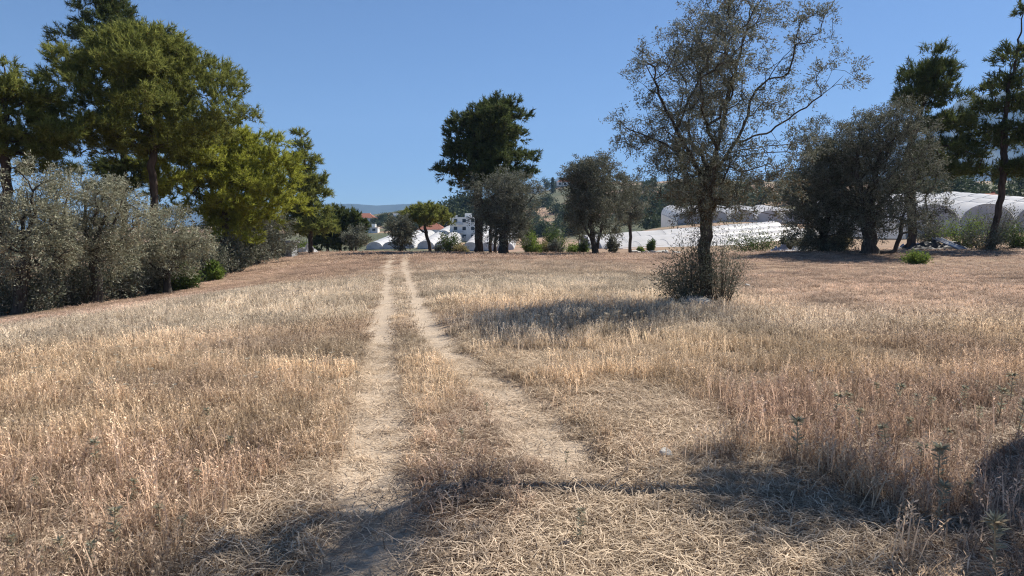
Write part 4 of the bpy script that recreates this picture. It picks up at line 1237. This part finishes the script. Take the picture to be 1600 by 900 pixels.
def scatter(name, label, protos_, pts, scl, tint, tilt=.12):
    me = bpy.data.meshes.new(name)
    N = len(pts)
    me.vertices.add(N); me.vertices.foreach_set('co', pts.astype(np.float32).ravel())
    rot = np.stack([rng.normal(0, tilt, N), rng.normal(0, tilt, N), rng.uniform(0, 6.283, N)], 1)
    for nm, dt, arr in (('rot', 'FLOAT_VECTOR', rot), ('scl', 'FLOAT_VECTOR', scl), ('tint', 'FLOAT_COLOR', np.concatenate([tint, np.ones((N, 1))], 1))):
        a_ = me.attributes.new(nm, dt, 'POINT')
        a_.data.foreach_set('color' if dt == 'FLOAT_COLOR' else 'vector', arr.astype(np.float32).ravel())
    a_ = me.attributes.new('pick', 'INT', 'POINT'); a_.data.foreach_set('value', rng.integers(0, len(protos_), N).astype(np.int32))
    me.materials.append(M['grass'])
    o = bpy.data.objects.new(name, me); COL.objects.link(o)
    g = bpy.data.node_groups.new(name + '_plants', 'GeometryNodeTree')
    g.interface.new_socket('Geometry', in_out='INPUT', socket_type='NodeSocketGeometry'); g.interface.new_socket('Geometry', in_out='OUTPUT', socket_type='NodeSocketGeometry')
    ni = g.nodes.new('NodeGroupInput'); no = g.nodes.new('NodeGroupOutput')
    iop = g.nodes.new('GeometryNodeInstanceOnPoints'); jn = g.nodes.new('GeometryNodeJoinGeometry')
    for p in protos_:
        oi = g.nodes.new('GeometryNodeObjectInfo'); oi.inputs['Object'].default_value = p; oi.inputs['As Instance'].default_value = True
        g.links.new(oi.outputs['Geometry'], jn.inputs[0])
    def na(nm, dt):
        n_ = g.nodes.new('GeometryNodeInputNamedAttribute'); n_.data_type = dt; n_.inputs['Name'].default_value = nm
        return n_.outputs['Attribute']
    g.links.new(ni.outputs[0], iop.inputs['Points']); g.links.new(jn.outputs[0], iop.inputs['Instance'])
    iop.inputs['Pick Instance'].default_value = True
    g.links.new(na('pick', 'INT'), iop.inputs['Instance Index'])
    e2r = g.nodes.new('FunctionNodeEulerToRotation'); g.links.new(na('rot', 'FLOAT_VECTOR'), e2r.inputs[0]); g.links.new(e2r.outputs[0], iop.inputs['Rotation'])
    g.links.new(na('scl', 'FLOAT_VECTOR'), iop.inputs['Scale'])
    g.links.new(iop.outputs[0], no.inputs[0])
    md = o.modifiers.new('plants', 'NODES'); md.node_group = g
    print('SCATTER', name, N)
    return tag(o, label, 'grass', kind='stuff')


LB_ = np.array([(P(px, py, Y)[0], Y) for px, py, Y in [(-260, 0, 20), (0, 0, 28), (100, 0, 32), (200, 0, 38), (300, 0, 46), (360, 0, 55), (400, 0, 70), (460, 0, 90)]])


def left_edge(y):
    return np.interp(y, LB_[:, 1], LB_[:, 0], left=-22, right=LB_[-1, 0])


def ring(d0, d1, dens, half=rad(52)):
    area = half * (d1 * d1 - d0 * d0)
    n = int(area * dens)
    r = np.sqrt(rng.uniform(d0 * d0, d1 * d1, n)); a = rng.uniform(-half, half, n)
    return r * np.sin(a), r * np.cos(a)


GOLD, PALE, PINK, RED, DARK, STRAW = [np.array(c_) for c_ in ((.46, .355, .24), (.46, .40, .31), (.38, .28, .215), (.31, .215, .165), (.22, .15, .115), (.52, .435, .33))]


def look(x, y):
    """tint and height of the grass at a place"""
    n1 = fbm(x / 3.2, y / 3.2, 41); n2 = fbm(x / 1.1, y / 1.1, 43); n3 = fbm(x / 9, y / 9, 47)
    N = len(x)
    def lerp(a, b, t): return a + (b - a) * t[:, None]
    t = np.tile(GOLD, (N, 1)); t = lerp(t, RED, smooth(.45, .75, n1) * .5)
    H = 0.9 + .35 * (n2 - .5)
    pale = smooth(8, 14, y) * (1 - smooth(26, 38, y)) * smooth(.35, .55, n3 + .1)
    t = lerp(t, PALE, .75 * pale * (1 - smooth(8, 14, x)))
    far = smooth(26, 44, y); t = lerp(t, np.array(PINK) * 1.05, far * .85); H = H * (1 - .35 * far)
    yel = ell(x, y, 2, 38, 12, 14) * .5; t = lerp(t, PALE, yel)
    le = x - left_edge(y)
    mown = 1 - smooth(5, 10, le + (n1 - .5) * 4); t = lerp(t, np.array(PINK) * 1.15, mown * .9); H = H * (1 - .62 * mown)
    rf = smooth(3, 8, x - .05 * y) * smooth(11, 18, y); t = lerp(t, np.array(PINK) * 1.05, rf * .8); H = H * (1 - .55 * rf)
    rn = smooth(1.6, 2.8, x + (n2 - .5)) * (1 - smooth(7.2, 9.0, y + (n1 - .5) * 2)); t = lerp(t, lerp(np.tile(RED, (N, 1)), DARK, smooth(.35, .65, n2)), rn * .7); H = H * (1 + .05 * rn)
    mid = ell(x, y, -.25, 5.3, .5, 2.6); t = lerp(t, RED * 1.1, mid * .5); H *= (1 - .25 * mid)
    ed = np.minimum(pdist(x, y, TRACK_L), pdist(x, y, TRACK_R)); H = H * .57 * (.55 + .45 * smooth(.3, .9, ed))
    t = t * (1 + rng.normal(0, .13, N))[:, None] * (0.72 + .62 * smooth(.3, .7, n2 * .5 + fbm(x / 2.1, y / 2.1, 71) * .5))[:, None]
    return np.clip(t, .03, .75), np.clip(H, .15, 1.4), rn


def in_field(x, y):
    return (x > left_edge(y) - .5) & (y < np.interp(x, [-30, 0, 18, 24, 45], [97, 99, 92, 62, 64]))


def plant(kind, name, label, d0, d1, dens, scale, nprot=5, keep=None, tilt=.12, boost=1.0, half=rad(52)):
    x, y = ring(d0, d1, dens, half)
    tk = np.maximum(track(x, y), flat(x, y))
    ok = in_field(x, y)
    if kind in ('stalk', 'brush', 'pale'): ok &= rng.uniform(0, 1, len(x)) < .30 + .75 * smooth(.36, .56, fbm(x / .9, y / .9, 61))
    elif kind == 'mid': ok &= rng.uniform(0, 1, len(x)) < .45 + .6 * smooth(.36, .56, fbm(x / 1.6, y / 1.6, 61))
    ok &= keep(x, y, tk) if keep else (rng.uniform(0, 1, len(x)) > tk * 1.02)
    x, y = x[ok], y[ok]
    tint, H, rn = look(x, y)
    if kind == 'mat':
        tint = tint * .35 + STRAW * .65 * (0.8 + .4 * rng.uniform(0, 1, len(x)))[:, None]; H[:] = 1
    z = terrain(x, y) + (fbm(x * 3.5, y * 3.5, 9) - 0.5) * 0.05 - .05 * track(x, y)
    s_ = scale * rng.uniform(.75, 1.25, len(x))
    scl = np.stack([s_, s_, s_ * H], 1)
    protos_ = [proto_grass(kind, v) for v in range(nprot)]
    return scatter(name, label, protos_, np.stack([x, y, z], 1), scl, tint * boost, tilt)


plant('stalk', 'standing_grass', 'tall dry golden grass stalks standing beside the wheel track', 1.2, 13, 72, 1.0, 6,
      keep=lambda x, y, tk: rng.uniform(0, 1, len(x)) > np.clip(tk * 1.05 + .35 * smooth(1.6, 2.8, x) * (y < 8), 0, 1))
plant('pale', 'pale_stalks', 'pale taller dry stalks scattered through the golden grass', 1.5, 26, 20, 1.0, 6, boost=1.35)
plant('brush', 'fine_grass', 'fine reddish-brown dry grass filling between the taller stalks', 1.2, 13, 80, 1.0, 6, keep=lambda x, y, tk: rng.uniform(0, 1, len(x)) > tk * .97, boost=.85)
plant('mat', 'flattened_straw', 'flattened pale straw lying in the ruts and on trodden ground', 1.2, 12, 200, 1.0, 6, keep=lambda x, y, tk: rng.uniform(0, 1, len(x)) < .4 + .5 * tk - .76 * track(x, y), tilt=.06)
plant('mid', 'field_grass', 'dry stalks covering the field around the lone olive', 12, 34, 20, 1.0, 6)
plant('mid', 'field_edge_grass', 'short dry grass on the middle of the field', 33, 60, 7, 1.15, 5)
plant('far', 'far_grass', 'distant pinkish dry grass up to the field crest', 55, 110, 2.2, 1.1, 4)

# ------------------------------------------------------------------ single weeds that stand out of the grass
def seed_stalk(v):
    mb = MB(); r_ = np.random.default_rng(v); h = .46
    top = np.array([r_.normal(0, .03), r_.normal(0, .03), h])
    mb.tube([(0, 0, -.02), top * np.array([.3, .3, .5]), top], [.004, .0035, .003], 5)
    for k in range(3):
        an = r_.uniform(0, 6.28); b_ = top * (.55 + .12 * k); mb.tube([b_, b_ + np.array([math.cos(an) * .05, math.sin(an) * .05, .09])], [.0025, .002], 4)
    hd = MB()
    for k in range(46):
        an = r_.uniform(0, 6.28); q_ = math.sqrt(r_.uniform(0, 1)) * .024
        husk(hd, top + np.array([math.cos(an) * q_, math.sin(an) * q_, -.012 + .02 * r_.uniform()]), np.array([math.cos(an), math.sin(an), r_.uniform(-.2, 1)]), .022, .010, r_.uniform())
    a_ = mb.build('stem', M['straw_stem']); b_ = hd.build('seed_head', M['seed_head'])
    m1, m2 = a_.data, b_.data
    bpy.data.objects.remove(a_); bpy.data.objects.remove(b_)
    return m1, m2


def thistle(v):
    mb = MB(); r_ = np.random.default_rng(v + 50); h = .40
    mb.tube([(0, 0, -.02), (.01, 0, h * .5), (.02 * (v - 1), .01, h)], [.007, .006, .004], 6)
    org, dr = [], []
    for k in range(52):
        t_ = r_.uniform(.15, 1) ** .7; an = r_.uniform(0, 6.28)
        org.append((.02 * (v - 1) * t_, .01 * t_, h * t_)); dr.append((math.cos(an), math.sin(an), r_.uniform(.1, 1.1)))
    for k in range(40):
        an = r_.uniform(0, 6.28); org.append((.02 * (v - 1), .01, h)); dr.append((math.cos(an), math.sin(an), r_.uniform(-.4, 1.2)))
    q = leaf_cloud(np.array(org), np.array(dr), .075, .016)
    b_ = poly_mesh('spiny_leaves', q, 4, r_.uniform(0, 1, len(q)), M['thistle'], None, r_.uniform(0, 1, len(q)) < .45)
    a_ = mb.build('stem', M['straw_stem']); m1, m2 = a_.data, b_.data
    bpy.data.objects.remove(a_); bpy.data.objects.remove(b_)
    return m1, m2


SEED = [seed_stalk(v) for v in range(4)]; THIS = [thistle(v) for v in range(4)]


def weed(name, meshes, names, px, py, size, label, cat, group=None):
    x, y = gpt(px, py)
    root = empty(name, (x, y, gz(x, y) - .01))
    for nm, mm in zip(names, random.choice(meshes)):
        o = bpy.data.objects.new(nm, mm); COL.objects.link(o); o.parent = root
    root.scale = [size * random.uniform(.85, 1.15)] * 3; root.rotation_euler = (random.uniform(-.15, .15), random.uniform(-.15, .15), random.uniform(0, 6))
    return tag(root, label, cat, group)


STALKS = [(776, 518), (792, 522), (798, 520), (806, 524), (815, 526), (830, 524), (836, 522), (842, 526), (855, 530), (861, 532), (868, 531), (888, 528), (896, 532), (903, 534), (938, 530), (945, 526), (950, 528), (958, 531), (970, 530), (978, 533), (1000, 526), (1006, 528), (1034, 522)]
for px, py in STALKS:
    weed('seed_stalk', SEED, ('stem', 'seed_head'), px, py + random.uniform(2, 7), 1.0, 'pale seed-headed stalk before the shadow of the lone olive', 'weed', 'seed stalks before the lone olive shadow')
for k in range(90):
    px = random.choice([random.uniform(0, 560), random.uniform(0, 560), random.uniform(1180, 1600)]); py = random.uniform(545, 640)
    weed('seed_stalk', SEED, ('stem', 'seed_head'), px, py, random.uniform(.45, .75), 'pale seed-headed stalk in the golden grass left of the track' if px < 600 else 'pale seed-headed stalk in the grass at right', 'weed', 'seed stalks left of the track' if px < 600 else 'seed stalks in the grass at right')
for px, py in [(1245, 690), (1300, 640), (1322, 625), (1345, 650), (1385, 690), (1395, 615), (1430, 620), (1452, 625), (1440, 720), (1468, 740), (1482, 680), (1512, 760), (1548, 605), (1560, 625), (1578, 600), (1590, 650), (1530, 640), (1420, 660), (1370, 600), (1500, 610), (1595, 760), (1465, 790)]:
    weed('thistle', THIS, ('stem', 'spiny_leaves'), px, py + 30, random.uniform(.45, .9), 'grey-green spiny thistle among the brown grass at lower right', 'thistle', 'thistles at lower right')
for px, py in [(60, 880), (110, 868), (180, 845), (250, 820), (285, 830), (205, 770), (235, 745), (300, 760), (365, 700), (150, 720), (330, 655), (60, 760), (20, 860), (140, 890)]:
    weed('thistle', THIS, ('stem', 'spiny_leaves'), px, py + 20, random.uniform(.35, .6), 'pale grey-green thistle in the golden grass at lower left', 'thistle', 'thistles at lower left')
weed('thistle', THIS, ('stem', 'spiny_leaves'), 884, 728, .28, 'tiny dark green weed alone in the right wheel rut', 'weed')
weed('thistle', THIS, ('stem', 'spiny_leaves'), 905, 850, .45, 'thin green weed standing in the trodden straw between the ruts', 'weed')
weed('thistle', THIS, ('stem', 'spiny_leaves'), 762, 650, .35, 'small green weed on the grassy strip at the right rut edge', 'weed')
weed('thistle', THIS, ('stem', 'spiny_leaves'), 725, 700, .45, 'green weed in the grassy strip between the ruts', 'weed')
weed('thistle', THIS, ('stem', 'spiny_leaves'), 1555, 905, .75, 'low spreading green thistle in the bottom right corner', 'thistle')

# ------------------------------------------------------------------ the summer haze over the valley
mb = MB(); mb.box((0, 3250, 690), (19000, 10400, 1480))
hm = bpy.data.materials.new('haze'); hm.use_nodes = True
nt = hm.node_tree; nt.nodes.remove(nt.nodes['Principled BSDF'])
pv = nt.nodes.new('ShaderNodeVolumePrincipled')
pv.inputs['Color'].default_value = (0.37, 0.62, 1.0, 1); pv.inputs['Density'].default_value = 0.000095; pv.inputs['Anisotropy'].default_value = 0.0
nt.links.new(pv.outputs[0], nt.nodes['Material Output'].inputs['Volume'])
hz = mb.build('haze', hm); tag(hz, 'thin blue summer haze over the valley', 'haze', kind='stuff')
